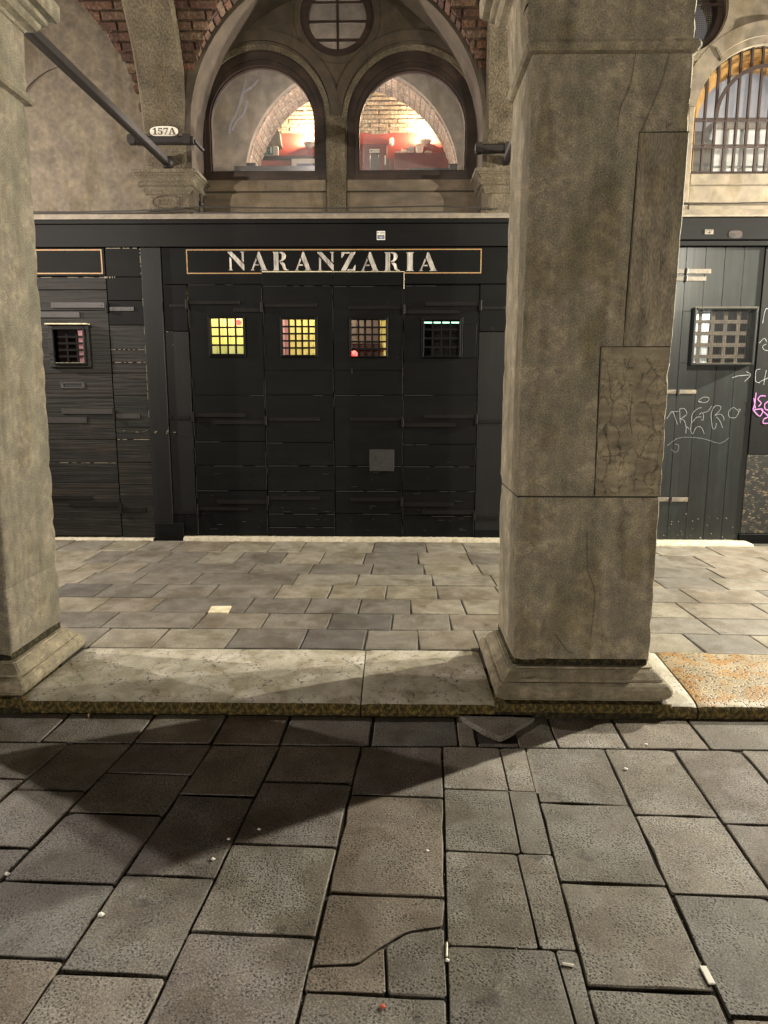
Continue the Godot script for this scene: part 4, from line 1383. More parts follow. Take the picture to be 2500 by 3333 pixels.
func grille(parent: Node3D, o: Array, q: Array, nx: int, ny: int, m: Material, proud: float, bar := 0.0085, flat_list := false) -> void:
	# o: outside of the frame, q: the opening; nx by ny panes of light between the bars
	var s := st_new()
	for e in [[o[0], o[1], q[0], o[3]], [q[2], o[1], o[2], o[3]], [q[0], q[3], q[2], o[3]], [q[0], o[1], q[2], q[1]]]:
		box3(s, e[0], e[1], e[2], e[3], -0.04, proud * 0.5, 0.004)
	var e2 := 0.014
	for e in [[q[0] - e2, q[1] - e2, q[0], q[3] + e2], [q[2], q[1] - e2, q[2] + e2, q[3] + e2], [q[0], q[3], q[2], q[3] + e2], [q[0], q[1] - e2, q[2], q[1]]]:
		box3(s, e[0], e[1], e[2], e[3], -0.04, proud, 0.004)
	var fr: Node3D = obj("opening_frame", s, m, parent)
	if flat_list:
		fr = parent
	for i in range(1, nx):
		s = st_new()
		var x := lerpf(q[0], q[2], float(i) / nx)
		box3(s, x - bar, q[1] - 0.01, x + bar, q[3] + 0.01, -0.022, -0.017, 0.001)
		obj("bar", s, M.strap, fr)
	for i in range(1, ny):
		s = st_new()
		var y := lerpf(q[1], q[3], float(i) / ny)
		box3(s, q[0] - 0.01, y - bar, q[2] + 0.01, y + bar, -0.0165, -0.0115, 0.001)
		obj("bar", s, M.strap, fr)

func strap(parent: Node3D, r: Array, m: Material, zb := 0.0, th := 0.007) -> void:
	var s := st_new()
	var y0: float = r[1] + 0.004
	var y1: float = r[3] - 0.002
	cbox(s, Vector3(r[0], y0, zb + 0.0005), Vector3(r[2], y1, zb + th), 0.002)
	var nn := 3
	for i in nn:
		var x := lerpf(r[0] + 0.03, r[2] - 0.03, i / (nn - 1.0))
		sphere(s, Vector3(x, (y0 + y1) * 0.5 - 0.004, zb + th - 0.002), 0.006, 4)
	obj("strap_hinge", s, m, parent)

func knuckle(parent: Node3D, r: Array, m: Material, zb := 0.0) -> void:
	var s := st_new()
	var x: float = (r[0] + r[2]) * 0.5
	tube(s, [Vector3(x, r[1], zb + 0.018), Vector3(x, (r[1] + r[3]) * 0.5, zb + 0.018), Vector3(x, r[3], zb + 0.018)], 0.0125, 8)
	cbox(s, Vector3(x - 0.011, r[1] + 0.002, zb), Vector3(x + 0.011, r[3] - 0.002, zb + 0.016), 0.002)
	obj("hinge_knuckle", s, m, parent)

func build_shop_front() -> void:
	var f := thing("shop_front", "black timber shop front with gold lined sign boards under the arched windows", "shop front")
	board(f, "fascia_board", [-3.62, 2.735, 1.01, 2.93], 0.028, M.fascia)
	board(f, "fascia_board", [-3.62, 2.932, 1.01, 2.968], 0.045, M.fascia)
	board(f, "fascia_board", [1.012, 2.735, 2.3, 2.968], 0.03, M.fascia)
	var s := st_new()
	rough_block(s, -3.62, 2.5, -0.6, 0.055, 2.97, 2.992, 0.003, 0.002, Vector2.ZERO, 0.006)
	obj("lead_ledge", s, M.lead, f)
	s = st_new()
	rough_block(s, -3.62, 2.5, -0.6, 0.02, 2.992, 3.022, 0.004, 0.003, Vector2.ZERO, 0.01)
	obj("lead_ledge", s, M.lead, f)
	s = st_new()
	rough_block(s, -1.86, 0.5, -0.44, 0.005, 3.022, 3.04, 0.003, 0.002, Vector2.ZERO, 0.005)
	obj("tar_strip", s, M.cable, f)
	# sign board over the centre doors and the boards beside it
	board(f, "sign_board", [-2.172, 2.41, 1.01, 2.732], 0.0, M.door[1])
	# plank jamb left of the doors
	board(f, "jamb_board", [-2.172, 1.99, -1.957, 2.405], 0.0, M.door[2])
	board(f, "jamb_board", [-2.172, 0.245, -1.952, 1.985], 0.002, M.post)
	board(f, "jamb_board", [0.762, 1.985, 1.01, 2.405], 0.0, M.door[2])
	board(f, "jamb_board", [0.758, 0.10, 1.008, 1.98], 0.0, M.post)
	board(f, "jamb_foot", [0.757, -0.01, 1.0, 0.097], 0.012, M.door[0])
	board(f, "post", [-2.36, 0.0, -2.177, 2.733], 0.022, M.post, -0.05, 0.006)
	board(f, "post_foot", [-2.352, -0.012, -2.075, 0.165], 0.04, M.door[3])
	board(f, "post_foot", [-2.172, 0.05, -2.073, 0.24], 0.012, M.door[1])
	board(f, "post_foot", [-2.07, 0.05, -1.945, 0.242], 0.014, M.door[1])
	board(f, "timber_panel", [1.014, -0.02, 1.6, 2.73], -0.01, M.post)
	board(f, "timber_panel", [1.605, -0.02, 2.3, 2.73], -0.01, M.post)
	# gold lines
	s = st_new()
	gold(s, [-1.942, 2.502, 0.765, 2.717], 0.0, 0.0095)
	gold(s, [-3.5, 2.503, -2.722, 2.72], 0.0, 0.0105)
	obj("gold_line", s, M.gold, f)
	letters(f)
	# worn pale arrises of the two middle leaves
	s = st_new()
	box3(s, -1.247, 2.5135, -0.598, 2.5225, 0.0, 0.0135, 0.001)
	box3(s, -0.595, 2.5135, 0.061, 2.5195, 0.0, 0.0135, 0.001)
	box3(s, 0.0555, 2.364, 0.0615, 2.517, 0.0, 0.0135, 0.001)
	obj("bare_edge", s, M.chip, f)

func gold(s: SurfaceTool, r: Array, z: float, w: float) -> void:
	for e in [[r[0], r[3] - w, r[2], r[3]], [r[0], r[1], r[2], r[1] + w], [r[0], r[1] + w, r[0] + w, r[3] - w], [r[2] - w, r[1] + w, r[2], r[3] - w]]:
		cbox(s, Vector3(e[0], e[1], z - 0.002), Vector3(e[2], e[3], z + 0.0012))

func glyph(c: String) -> Array:
	match c:
		"N":
			return [[0, 1, 0.25, 1, 0.96, 0.31, 0.96, 0, 0.9, 0, 0.03, 0.93], [0.1, 0.73, 0.21, 0.62, 0.21, 0.06, 0.29, 0, 0.03, 0, 0.1, 0.06], [0.72, 1, 1, 1, 0.94, 0.94, 0.94, 0.42, 0.83, 0.53, 0.83, 0.94]]
		"A":
			return [[0.46, 1, 0.55, 1, 0.93, 0.07, 1, 0, 0.57, 0, 0.66, 0.07, 0.38, 0.74], [0.33, 0.68, 0.38, 0.57, 0.275, 0.335, 0.46, 0.335, 0.49, 0.26, 0.24, 0.26, 0.16, 0.06, 0.24, 0, 0, 0, 0.07, 0.06]]
		"R":
			return [[0, 1, 0.37, 1, 0.37, 0.06, 0.42, 0, 0, 0, 0.08, 0.06, 0.08, 0.94], [0.43, 1, 0.62, 0.99, 0.78, 0.93, 0.85, 0.79, 0.8, 0.63, 0.62, 0.5, 0.43, 0.46, 0.43, 0.53, 0.54, 0.57, 0.59, 0.68, 0.6, 0.8, 0.56, 0.91, 0.43, 0.95], [0.45, 0.42, 0.62, 0.45, 0.76, 0.37, 0.82, 0.12, 0.9, 0.05, 1, 0.04, 0.96, 0, 0.78, 0, 0.66, 0.07, 0.6, 0.25]]
		"Z":
			return [[0.04, 1, 0.64, 1, 0.59, 0.92, 0.26, 0.92, 0.1, 0.7, 0.04, 0.7], [0.7, 1, 1, 1, 0.33, 0, 0, 0], [0.42, 0, 0.96, 0, 1, 0.3, 0.94, 0.3, 0.8, 0.09, 0.47, 0.08]]
		"I":
			return [[0, 1, 1, 1, 0.84, 0.94, 0.84, 0.06, 1, 0, 0, 0, 0.16, 0.06, 0.16, 0.94]]
	return []

func letters(f: Node3D) -> void:
	var x := [[-1.56, -1.403], [-1.352, -1.196], [-1.148, -1.001], [-0.944, -0.789], [-0.736, -0.58], [-0.521, -0.385], [-0.335, -0.174], [-0.123, 0.022], [0.074, 0.15], [0.194, 0.36]]
	var word := "NARANZARIA"
	for i in 10:
		var s := st_new()
		var y0 := 2.533 - 0.0011 * i
		for g in glyph(word[i]):
			var p := PackedVector2Array()
			for k in range(0, g.size(), 2):
				p.append(Vector2(lerpf(x[i][0], x[i][1], g[k]), y0 + 0.163 * g[k + 1]))
			prism(s, p, -0.001, 0.0014, false)
		obj("letter", s, M.letter, f)

func build_centre_doors() -> void:
	var d := thing("folding_shop_door", "black four-leaf plank door with barred square openings under the painted name", "door")
	var leaf := []
	for i in 4:
		leaf.append(board(d, "door_leaf", [[-1.94, -1.255, -0.593, 0.058][i], 0.03, [-1.256, -0.597, 0.051, 0.75][i], 1.70], -0.05, M.black, -0.068))
	var xs := [-1.945, -1.252, -0.5965, 0.0545, 0.755]
	var op := [[-1.766, 1.752, -1.421, 2.126], [-1.093, 1.748, -0.742, 2.119], [-0.448, 1.748, -0.087, 2.115], [0.221, 1.742, 0.608, 2.118]]
	var inn := [[-1.742, 1.782, -1.437, 2.104], [-1.073, 1.772, -0.767, 2.095], [-0.428, 1.762, -0.107, 2.089], [0.248, 1.763, 0.573, 2.085]]
	var ys := [[0.044, 0.488, 0.73, 0.961, 1.4, 2.408], [0.039, 0.13, 0.262, 0.486, 0.732, 0.952, 1.401, 2.397, 2.521], [0.036, 0.265, 0.489, 0.73, 1.402, 2.392, 2.52], [0.03, 0.246, 0.489, 0.728, 0.938, 1.404, 2.395]]
	var mid := [[], [1.63], [], []]
	for i in 4:
		for k in ys[i].size() - 1:
			var r := [xs[i] + 0.0035, ys[i][k] + 0.0022, xs[i + 1] - 0.0035, ys[i][k + 1] - 0.0022]
			var z: float = 0.0 + 0.0018 * ((k * 7 + i * 3) % 4) - 0.003
			if r[3] > 2.45:
				z = 0.011
			if r[1] < 1.6 and r[3] > 2.2:
				# the tall panel with the opening: lower board, board with hole, rails above
				if i == 1 or i == 2:
					board(leaf[i], "plank", [r[0], r[1], r[2], 1.628], z, M.door[(i + k) % 4])
					holed(leaf[i], "plank", [r[0], 1.632, r[2], r[3]], op[i], z + 0.001, M.door[(i + k + 1) % 4])
				else:
					holed(leaf[i], "plank", r, op[i], z, M.door[(i + k) % 4])
			else:
				board(leaf[i], "plank", r, z, M.door[(i + k * 3) % 4])
		# grey strips paint the light caught on board arrises; short low marks are scuffs
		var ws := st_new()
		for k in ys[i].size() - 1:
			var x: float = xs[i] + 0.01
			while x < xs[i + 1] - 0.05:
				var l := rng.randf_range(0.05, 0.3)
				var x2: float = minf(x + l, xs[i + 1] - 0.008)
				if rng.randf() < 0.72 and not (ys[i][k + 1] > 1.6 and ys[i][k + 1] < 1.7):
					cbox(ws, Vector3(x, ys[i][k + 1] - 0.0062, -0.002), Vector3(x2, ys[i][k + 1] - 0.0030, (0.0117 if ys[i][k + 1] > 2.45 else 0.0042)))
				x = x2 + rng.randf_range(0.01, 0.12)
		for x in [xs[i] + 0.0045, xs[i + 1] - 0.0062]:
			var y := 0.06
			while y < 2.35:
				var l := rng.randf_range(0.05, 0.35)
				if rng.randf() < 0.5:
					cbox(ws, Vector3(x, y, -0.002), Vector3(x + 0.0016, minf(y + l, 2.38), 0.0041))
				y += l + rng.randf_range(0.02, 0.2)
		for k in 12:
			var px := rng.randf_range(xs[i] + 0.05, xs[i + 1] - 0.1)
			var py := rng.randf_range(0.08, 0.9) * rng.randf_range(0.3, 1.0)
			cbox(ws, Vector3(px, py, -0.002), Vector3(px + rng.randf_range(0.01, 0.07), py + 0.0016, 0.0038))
		var wo := obj("lit_edge_and_scuff", ws, M.lit_edge_scuff, leaf[i])
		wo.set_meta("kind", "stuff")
		grille(leaf[i], op[i], inn[i], [4, 5, 5, 4][i], [4, 5, 5, 4][i], M.door[3], 0.022, 0.0085, true)
	board(d, "backing_rail", [-1.94, 2.15, 0.75, 2.5], -0.05, M.black, -0.07)
	for x in [[-1.945, -1.78], [-1.41, -1.11], [-0.73, -0.47], [-0.07, 0.2], [0.63, 0.755]]:
		board(d, "backing_rail", [x[0], 1.7, x[1], 2.15], -0.05, M.black, -0.07)
	# trim moulding of the lock side beside the fourth opening
	board(leaf[3], "trim", [0.612, 1.745, 0.735, 2.05], 0.004, M.door[2])
	for a in [[-1.942, 1.188, -1.439, 1.234], [-2.178, 1.161, -1.945, 1.202], [-1.743, 1.12, -1.261, 1.166], [-1.232, 1.152, -0.735, 1.193], [-1.945, 0.287, -1.441, 0.323], [-2.186, 0.246, -1.943, 0.289], [-1.746, 0.353, -1.255, 0.4], [-1.247, 0.393, -0.741, 0.435], [-0.446, 1.154, 0.045, 1.195], [0.061, 1.097, 0.562, 1.143], [0.25, 1.179, 0.749, 1.222], [0.76, 1.135, 1.008, 1.173], [-0.451, 0.38, 0.044, 0.424], [0.06, 0.333, 0.554, 0.38], [0.243, 0.258, 0.749, 0.305], [0.755, 0.204, 0.992, 0.252], [-1.936, 2.224, -1.46, 2.264], [-2.122, 2.196, -1.969, 2.236], [-1.523, 2.156, -1.271, 2.201], [-1.242, 2.197, -0.748, 2.24], [-0.452, 2.179, 0.052, 2.22], [0.072, 2.139, 0.576, 2.179], [0.256, 2.209, 0.758, 2.254], [0.774, 2.176, 0.999, 2.213]]:
		strap(d, a, M.strap, 0.003 if a[0] > -1.95 and a[2] < 0.76 else 0.001)
	for a in [[-1.952, 1.155, -1.93, 1.239], [-1.258, 1.12, -1.234, 1.204], [-1.95, 0.246, -1.926, 0.334], [-1.258, 0.353, -1.238, 0.438], [0.039, 1.107, 0.066, 1.188], [0.736, 1.134, 0.763, 1.221], [0.033, 0.342, 0.06, 0.426], [0.735, 0.208, 0.761, 0.296], [-1.965, 2.186, -1.94, 2.271], [-1.271, 2.158, -1.245, 2.245], [0.048, 2.14, 0.073, 2.222], [0.754, 2.172, 0.775, 2.261]]:
		knuckle(d, a, M.strap, 0.004)
	var s := st_new()
	box3(s, -0.262, 0.68, -0.027, 0.89, 0.0, 0.009, 0.002)
	obj("lock_plate", s, M.lock, leaf[2])
	s = st_new()
	box3(s, -0.206, 0.789, -0.196, 0.828, 0.005, 0.0102, 0.0)
	box3(s, -0.152, 0.75, -0.147, 0.77, 0.005, 0.0102, 0.0)
	box3(s, -0.432, 1.60, -0.42, 1.645, -0.004, 0.0052, 0.0)
	box3(s, 0.875, 2.0, 0.884, 2.03, -0.004, 0.0012, 0.0)
	box3(s, 0.868, 0.268, 0.876, 0.3, -0.004, 0.0012, 0.0)
	obj("keyhole", s, M.black, leaf[2])
	s = st_new()
	for i in 26:
		var p := Vector2(rng.randf_range(-1.7, 0.72), rng.randf_range(0.1, 0.7))
		sphere(s, Vector3(p.x, p.y, 0.002), rng.randf_range(0.0025, 0.0045), 3)
	for p in [[-1.195, 1.842], [-1.19, 1.632], [-1.2, 1.4], [-0.09, 2.25], [0.0, 1.75]]:
		sphere(s, Vector3(p[0], p[1], 0.003), 0.004, 3)
	var nails := obj("nail_head", s, M.lock, d)
	nails.set_meta("kind", "stuff")

func build_left_door() -> void:
	var d := thing("plank_door", "worn brown-black plank door with a barred opening and letter slot beside the left pillar", "door")
	var y := [0.031, 0.207, 0.396, 0.554, 0.755, 0.976, 1.18, 1.37, 1.603, 2.176, 2.362, 2.478]
	var q := [-3.265, 1.655, -2.881, 2.047]
	for k in y.size() - 1:
		var r := [-3.5, y[k] + 0.002, -2.699, y[k + 1] - 0.002]
		if k == 8:
			holed(d, "plank", r, [-3.225, 1.685, -2.91, 2.01], 0.001, M.old_door[1])
		else:
			board(d, "plank", r, 0.0008 * (k % 3), M.old_door[k % 5])
	board(d, "sign_board", [-3.5, 2.484, -2.70, 2.731], 0.0, M.door[3])
	var y2 := [0.018, 0.201, 0.428, 0.54, 0.756, 0.977, 1.093, 1.396, 1.603, 1.702, 1.821, 2.044, 2.265, 2.476, 2.73]
	for k in y2.size() - 1:
		board(d, "stile_plank", [-2.690, y2[k] + 0.0018, -2.364, y2[k + 1] - 0.0018], 0.001 * ((k * 5) % 4), M.old_door[(k * 2 + 1) % 5] if k < 11 else M.door[k % 4])
	grille(d, q, [-3.205, 1.698, -2.925, 1.998], 3, 5, M.old_door[3], 0.07, 0.010)
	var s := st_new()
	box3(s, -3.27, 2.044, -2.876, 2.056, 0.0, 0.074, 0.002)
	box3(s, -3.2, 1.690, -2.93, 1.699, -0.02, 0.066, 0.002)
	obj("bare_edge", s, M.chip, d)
	s = st_new()
	for e in [[-3.19, 1.505, -2.964, 1.521], [-3.19, 1.46, -2.964, 1.476], [-3.19, 1.476, -3.165, 1.505], [-2.99, 1.476, -2.964, 1.505]]:
		box3(s, e[0], e[1], e[2], e[3], 0.0, 0.01, 0.002)
	obj("letter_slot", s, M.lock, d)
	s = st_new()
	box3(s, -3.165, 1.478, -2.99, 1.503, -0.01, 0.003, 0.0)
	obj("letter_slot", s, M.black, d)
	for a in [[-3.224, 2.194, -2.72, 2.252], [-2.678, 2.166, -2.449, 2.21], [-3.45, 2.107, -2.962, 2.167], [-3.199, 1.216, -2.703, 1.273], [-2.678, 1.173, -2.449, 1.224], [-3.45, 1.129, -2.963, 1.191], [-3.45, 0.389, -2.966, 0.437], [-3.192, 0.319, -2.7, 0.381], [-2.67, 0.263, -2.441, 0.322]]:
		strap(d, a, M.strap_rust if a[1] > 1.0 else M.strap, 0.003, 0.01)
	for a in [[-2.716, 2.155, -2.682, 2.251], [-2.71, 1.173, -2.681, 1.267], [-2.705, 0.262, -2.674, 0.368]]:
		knuckle(d, a, M.strap, 0.006)
	board(d, "backing_rail", [-3.5, 0.03, -2.37, 1.66], -0.05, M.black, -0.07)
	board(d, "backing_rail", [-3.5, 2.04, -2.37, 2.5], -0.05, M.black, -0.07)
	board(d, "backing_rail", [-2.9, 1.66, -2.37, 2.04], -0.05, M.black, -0.07)
	board(d, "backing_rail", [-3.5, 1.66, -3.23, 2.04], -0.05, M.black, -0.07)
	# chips of bare wood along the edges
	s = st_new()
	for a in [[-3.4, 2.470, -2.71, 2.4745], [-2.71, 2.465, -2.61, 2.479], [-2.68, 2.725, -2.37, 2.731], [-2.37, 2.5, -2.364, 2.73], [-2.66, 1.7, -2.37, 1.705], [-3.3, 0.75, -2.71, 0.753], [-2.68, 0.975, -2.37, 0.98], [-2.69, 1.818, -2.37, 1.822], [-2.367, 1.1, -2.3635, 2.3]]:
		var n := 14
		for i in n:
			if fnl.get_noise_2d(i * 3.3, a[1] * 50.0) > -0.1:
				var t0: float = lerpf(a[0], a[2], float(i) / n) if a[2] - a[0] > 0.02 else a[0]
				var t1: float = lerpf(a[0], a[2], (i + 1.0) / n) if a[2] - a[0] > 0.02 else a[2]
				var u0: float = a[1] if a[2] - a[0] > 0.02 else lerpf(a[1], a[3], float(i) / n)
				var u1: float = a[3] if a[2] - a[0] > 0.02 else lerpf(a[1], a[3], (i + 0.8) / n)
				cbox(s, Vector3(t0, u0, -0.002), Vector3(t1, u1 + 0.003 * fnl.get_noise_2d(i * 5.0, a[0] * 9.0), 0.0045))
	for a in [[-2.62, 1.045, -2.37, 1.075], [-2.31, 1.04, -2.29, 1.06], [-2.2, 1.035, -2.185, 1.065], [-2.16, 1.045, -2.11, 1.05]]:
		for i in 7:
			var x := lerpf(a[0], a[2], rng.randf())
			sphere(s, Vector3(x, lerpf(a[1], a[3], rng.randf()), 0.003 if x < -2.37 else 0.022), rng.randf_range(0.003, 0.008), 3, 0.5)
	var wear := obj("chipped_paint", s, M.bare_wood, d)
	wear.set_meta("kind", "stuff")

func build_right_door() -> void:
	var d := thing("plank_door", "dark green upright plank door with graffiti and a wire mesh opening", "door")
	var xs := [2.3, 2.457, 2.62, 2.793, 2.967, 3.14, 3.32]
	for i in 6:
		var r := [xs[i] + 0.001, 0.004, xs[i + 1] - 0.001, 2.725]
		var m: Material = M.green[i % 5]
		if i >= 2 and i <= 5:
			var h := [maxf(r[0], 2.73), 1.7, minf(r[2], 3.235), 2.165]
			if h[2] - h[0] >= (r[2] - r[0]) - 0.001:
				board(d, "plank", [r[0], r[1], r[2], 1.7], 0.0, m)
				board(d, "plank", [r[0], 2.165, r[2], r[3]], 0.0, m)
			else:
				var s0 := st_new()
				box3(s0, r[0], r[1], r[2], 1.7, -0.045, 0.0, 0.002)
				box3(s0, r[0], 2.165, r[2], r[3], -0.045, 0.0, 0.002)
				if h[0] > r[0]:
					box3(s0, r[0], 1.7, h[0], 2.165, -0.045, 0.0, 0.002)
				else:
					box3(s0, h[2], 1.7, r[2], 2.165, -0.045, 0.0, 0.002)
				obj("plank", s0, m, d)
		else:
			board(d, "plank", r, 0.0, m)
	board(d, "lintel", [2.3, 2.775, 3.62, 2.965], 0.075, M.fascia, -0.05, 0.006)
	board(d, "lintel", [2.3, 2.727, 3.62, 2.772], 0.055, M.fascia, -0.05, 0.004)
	board(d, "jamb_board", [3.325, 0.85, 3.62, 2.724], 0.012, M.post)
	board(d, "jamb_board", [3.318, 0.09, 3.62, 0.846], 0.012, M.scratched)
	board(d, "jamb_foot", [3.30, -0.03, 3.62, 0.086], 0.03, M.door[0])
	var s := st_new()
	rough_block(s, 2.3, 3.66, -0.6, 0.095, 2.967, 2.985, 0.003, 0.003, Vector2.ZERO, 0.008)
	obj("lead_ledge", s, M.lead, d)
	s = st_new()
	rough_block(s, 2.3, 3.66, -0.6, 0.04, 2.985, 3.04, 0.004, 0.003, Vector2.ZERO, 0.006)
	obj("plaster_ledge", s, M.plaster_pale, d)
	# box frame with wire mesh, the lattice of flat bars behind it
	s = st_new()
	var o := [2.70, 1.675, 3.268, 2.188]
	for e in [[o[0], o[1], o[0] + 0.018, o[3]], [o[2] - 0.018, o[1], o[2], o[3]], [o[0] + 0.018, o[3] - 0.018, o[2] - 0.018, o[3]], [o[0] + 0.018, o[1], o[2] - 0.018, o[1] + 0.018]]:
		box3(s, e[0], e[1], e[2], e[3], -0.04, 0.085, 0.005)
	var fr := obj("opening_frame", s, M.green[0], d)
	s = st_new()
	box3(s, o[0] - 0.002, o[3], o[2] + 0.002, o[3] + 0.006, 0.0, 0.087, 0.001)
	box3(s, o[0] + 0.02, o[1] + 0.0185, o[2] - 0.02, o[1] + 0.022, 0.0, 0.083, 0.001)
	obj("frame_edge", s, M.galv, fr)
	for i in 4:
		s = st_new()
		var x := 2.805 + 0.118 * i
		box3(s, x - 0.017, 1.69, x + 0.017, 2.17, -0.05, -0.044, 0.001)
		obj("bar", s, M.galv, fr)
	for i in 4:
		s = st_new()
		var y := 1.76 + 0.105 * i
		box3(s, 2.715, y - 0.017, 3.25, y + 0.017, -0.0435, -0.038, 0.001)
		obj("bar", s, M.galv, fr)
	s = st_new()
	for i in 38:
		var x := 2.722 + 0.0142 * i
		box3(s, x - 0.0009, 1.693, x + 0.0009, 2.17, 0.070, 0.0718, 0.0)
	for i in 33:
		var y := 1.697 + 0.0142 * i
		box3(s, 2.718, y - 0.0009, 3.25, y + 0.0009, 0.0719, 0.0735, 0.0)
	var mesh := obj("wire_mesh", s, M.strap_rust, fr)
	mesh.set_meta("kind", "stuff")
	for a in [[2.40, 2.491, 2.848, 2.539], [2.40, 2.428, 2.808, 2.472], [2.38, 1.413, 2.794, 1.456], [2.38, 0.392, 2.791, 0.438]]:
		strap(d, a, M.galv, 0.001, 0.008)
	for a in [[2.605, 2.489, 2.635, 2.541], [2.605, 2.425, 2.635, 2.474], [2.605, 1.41, 2.635, 1.459], [2.605, 0.389, 2.635, 0.441]]:
		knuckle(d, a, M.strap_rust, 0.012)
	# scribbled tags
	var gf := [
		[Vector2(2.575, 1.251), Vector2(2.642, 1.254)], [Vector2(2.54, 1.183), Vector2(2.575, 1.241), Vector2(2.598, 1.241), Vector2(2.645, 1.131)], [Vector2(2.654, 1.28), Vector2(2.67, 1.144)],
		[Vector2(2.654, 1.274), Vector2(2.696, 1.28), Vector2(2.725, 1.229), Vector2(2.676, 1.19), Vector2(2.66, 1.186), Vector2(2.704, 1.17), Vector2(2.728, 1.105)],
		[Vector2(2.86, 1.288), Vector2(2.825, 1.28), Vector2(2.777, 1.229), Vector2(2.774, 1.144), Vector2(2.769, 1.073)], [Vector2(2.774, 1.144), Vector2(2.819, 1.196), Vector2(2.863, 1.203)],
		[Vector2(2.843, 1.222), Vector2(2.86, 1.242), Vector2(2.881, 1.222), Vector2(2.879, 1.171), Vector2(2.865, 1.177)], [Vector2(2.876, 1.245), Vector2(2.918, 1.255), Vector2(2.95, 1.303)],
		[Vector2(2.966, 1.138), Vector2(2.952, 1.229), Vector2(2.979, 1.3), Vector2(3.03, 1.303), Vector2(3.033, 1.268), Vector2(2.986, 1.216)], [Vector2(2.986, 1.216), Vector2(3.036, 1.229), Vector2(3.068, 1.203), Vector2(3.077, 1.171)],
		[Vector2(2.954, 1.203), Vector2(2.975, 1.099), Vector2(3.001, 1.099), Vector2(3.007, 1.145)], [Vector2(3.0, 1.203), Vector2(3.035, 1.171), Vector2(3.07, 1.099)],
		[Vector2(3.188, 1.268), Vector2(3.154, 1.291), Vector2(3.115, 1.255), Vector2(3.123, 1.203), Vector2(3.181, 1.197), Vector2(3.209, 1.249), Vector2(3.22, 1.275), Vector2(3.195, 1.268), Vector2(3.209, 1.249)],
		[Vector2(2.729, 1.046), Vector2(2.731, 1.108), Vector2(2.76, 1.086)], [Vector2(2.773, 1.069), Vector2(2.794, 1.043), Vector2(2.819, 1.099), Vector2(2.851, 1.112), Vector2(2.878, 1.092), Vector2(2.902, 1.044)],
		[Vector2(2.853, 1.345), Vector2(2.823, 1.351), Vector2(2.863, 1.384), Vector2(2.908, 1.384), Vector2(2.922, 1.364), Vector2(2.898, 1.339), Vector2(2.86, 1.335), Vector2(2.824, 1.345)],
		[Vector2(2.564, 0.933), Vector2(2.657, 1.001), Vector2(2.767, 1.011), Vector2(2.885, 1.001), Vector2(3.005, 0.965), Vector2(3.071, 0.959), Vector2(3.139, 1.008)],
		[Vector2(2.60, 0.90), Vector2(2.64, 0.87), Vector2(2.67, 0.89), Vector2(2.665, 0.94), Vector2(2.63, 0.945)]]
	s = st_new()
	for i in gf.size():
		s = st_new()
		ribbon(s, gf[i], 0.0024 if i < 16 else 0.0014, 0.0012 + 0.00025 * (i % 4))
		obj("graffiti_stroke", s, M.graffiti, d)
	s = st_new()
	var gw := [[Vector2(3.119, 1.563), Vector2(3.175, 1.582), Vector2(3.289, 1.591)], [Vector2(3.245, 1.62), Vector2(3.289, 1.591), Vector2(3.237, 1.531)],
		[Vector2(3.368, 1.645), Vector2(3.33, 1.633), Vector2(3.328, 1.582), Vector2(3.335, 1.531), Vector2(3.373, 1.518)], [Vector2(3.423, 1.636), Vector2(3.414, 1.557), Vector2(3.411, 1.499)], [Vector2(3.366, 1.522), Vector2(3.402, 1.544), Vector2(3.445, 1.563)],
		[Vector2(3.35, 2.056), Vector2(3.364, 2.176), Vector2(3.394, 2.182)], [Vector2(3.335, 1.878), Vector2(3.378, 1.922), Vector2(3.403, 1.888)], [Vector2(3.4, 1.87), Vector2(3.37, 1.85), Vector2(3.385, 1.82), Vector2(3.43, 1.81)]]
	for i in gw.size():
		s = st_new()
		ribbon(s, gw[i], 0.0032, (0.0132 if gw[i][0].x > 3.325 else 0.0014) + 0.0003 * (i % 3))
		obj("graffiti_stroke", s, M.graffiti, d)
	s = st_new()
	var gp := [[Vector2(3.346, 1.429), Vector2(3.344, 1.333), Vector2(3.331, 1.275)], [Vector2(3.331, 1.378), Vector2(3.352, 1.281)], [Vector2(3.438, 1.397), Vector2(3.39, 1.397), Vector2(3.37, 1.365), Vector2(3.402, 1.333), Vector2(3.379, 1.301)],
		[Vector2(3.33, 1.268), Vector2(3.42, 1.275), Vector2(3.4, 1.21), Vector2(3.337, 1.265)], [Vector2(3.47, 1.352), Vector2(3.435, 1.32), Vector2(3.446, 1.275), Vector2(3.478, 1.269)], [Vector2(3.408, 1.269), Vector2(3.478, 1.21), Vector2(3.441, 1.185), Vector2(3.438, 1.146), Vector2(3.489, 1.146)]]
	for i in gp.size():
		s = st_new()
		ribbon(s, gp[i], 0.0062, 0.0142 + 0.0004 * i)
		obj("graffiti_stroke", s, M.pink, d)
	s = st_new()
	for i in 40:
		sphere(s, Vector3(rng.randf_range(2.5, 3.3), rng.randf_range(0.02, 0.5) * rng.randf(), 0.0), rng.randf_range(0.002, 0.007), 3, 0.6)
	var wear := obj("chipped_paint", s, M.threshold, d)
	wear.set_meta("kind", "stuff")
	board(d, "backing_rail", [2.3, 0.0, 3.62, 1.66], -0.06, M.black, -0.08)
	board(d, "backing_rail", [2.3, 2.2, 3.62, 2.95], -0.06, M.black, -0.08)

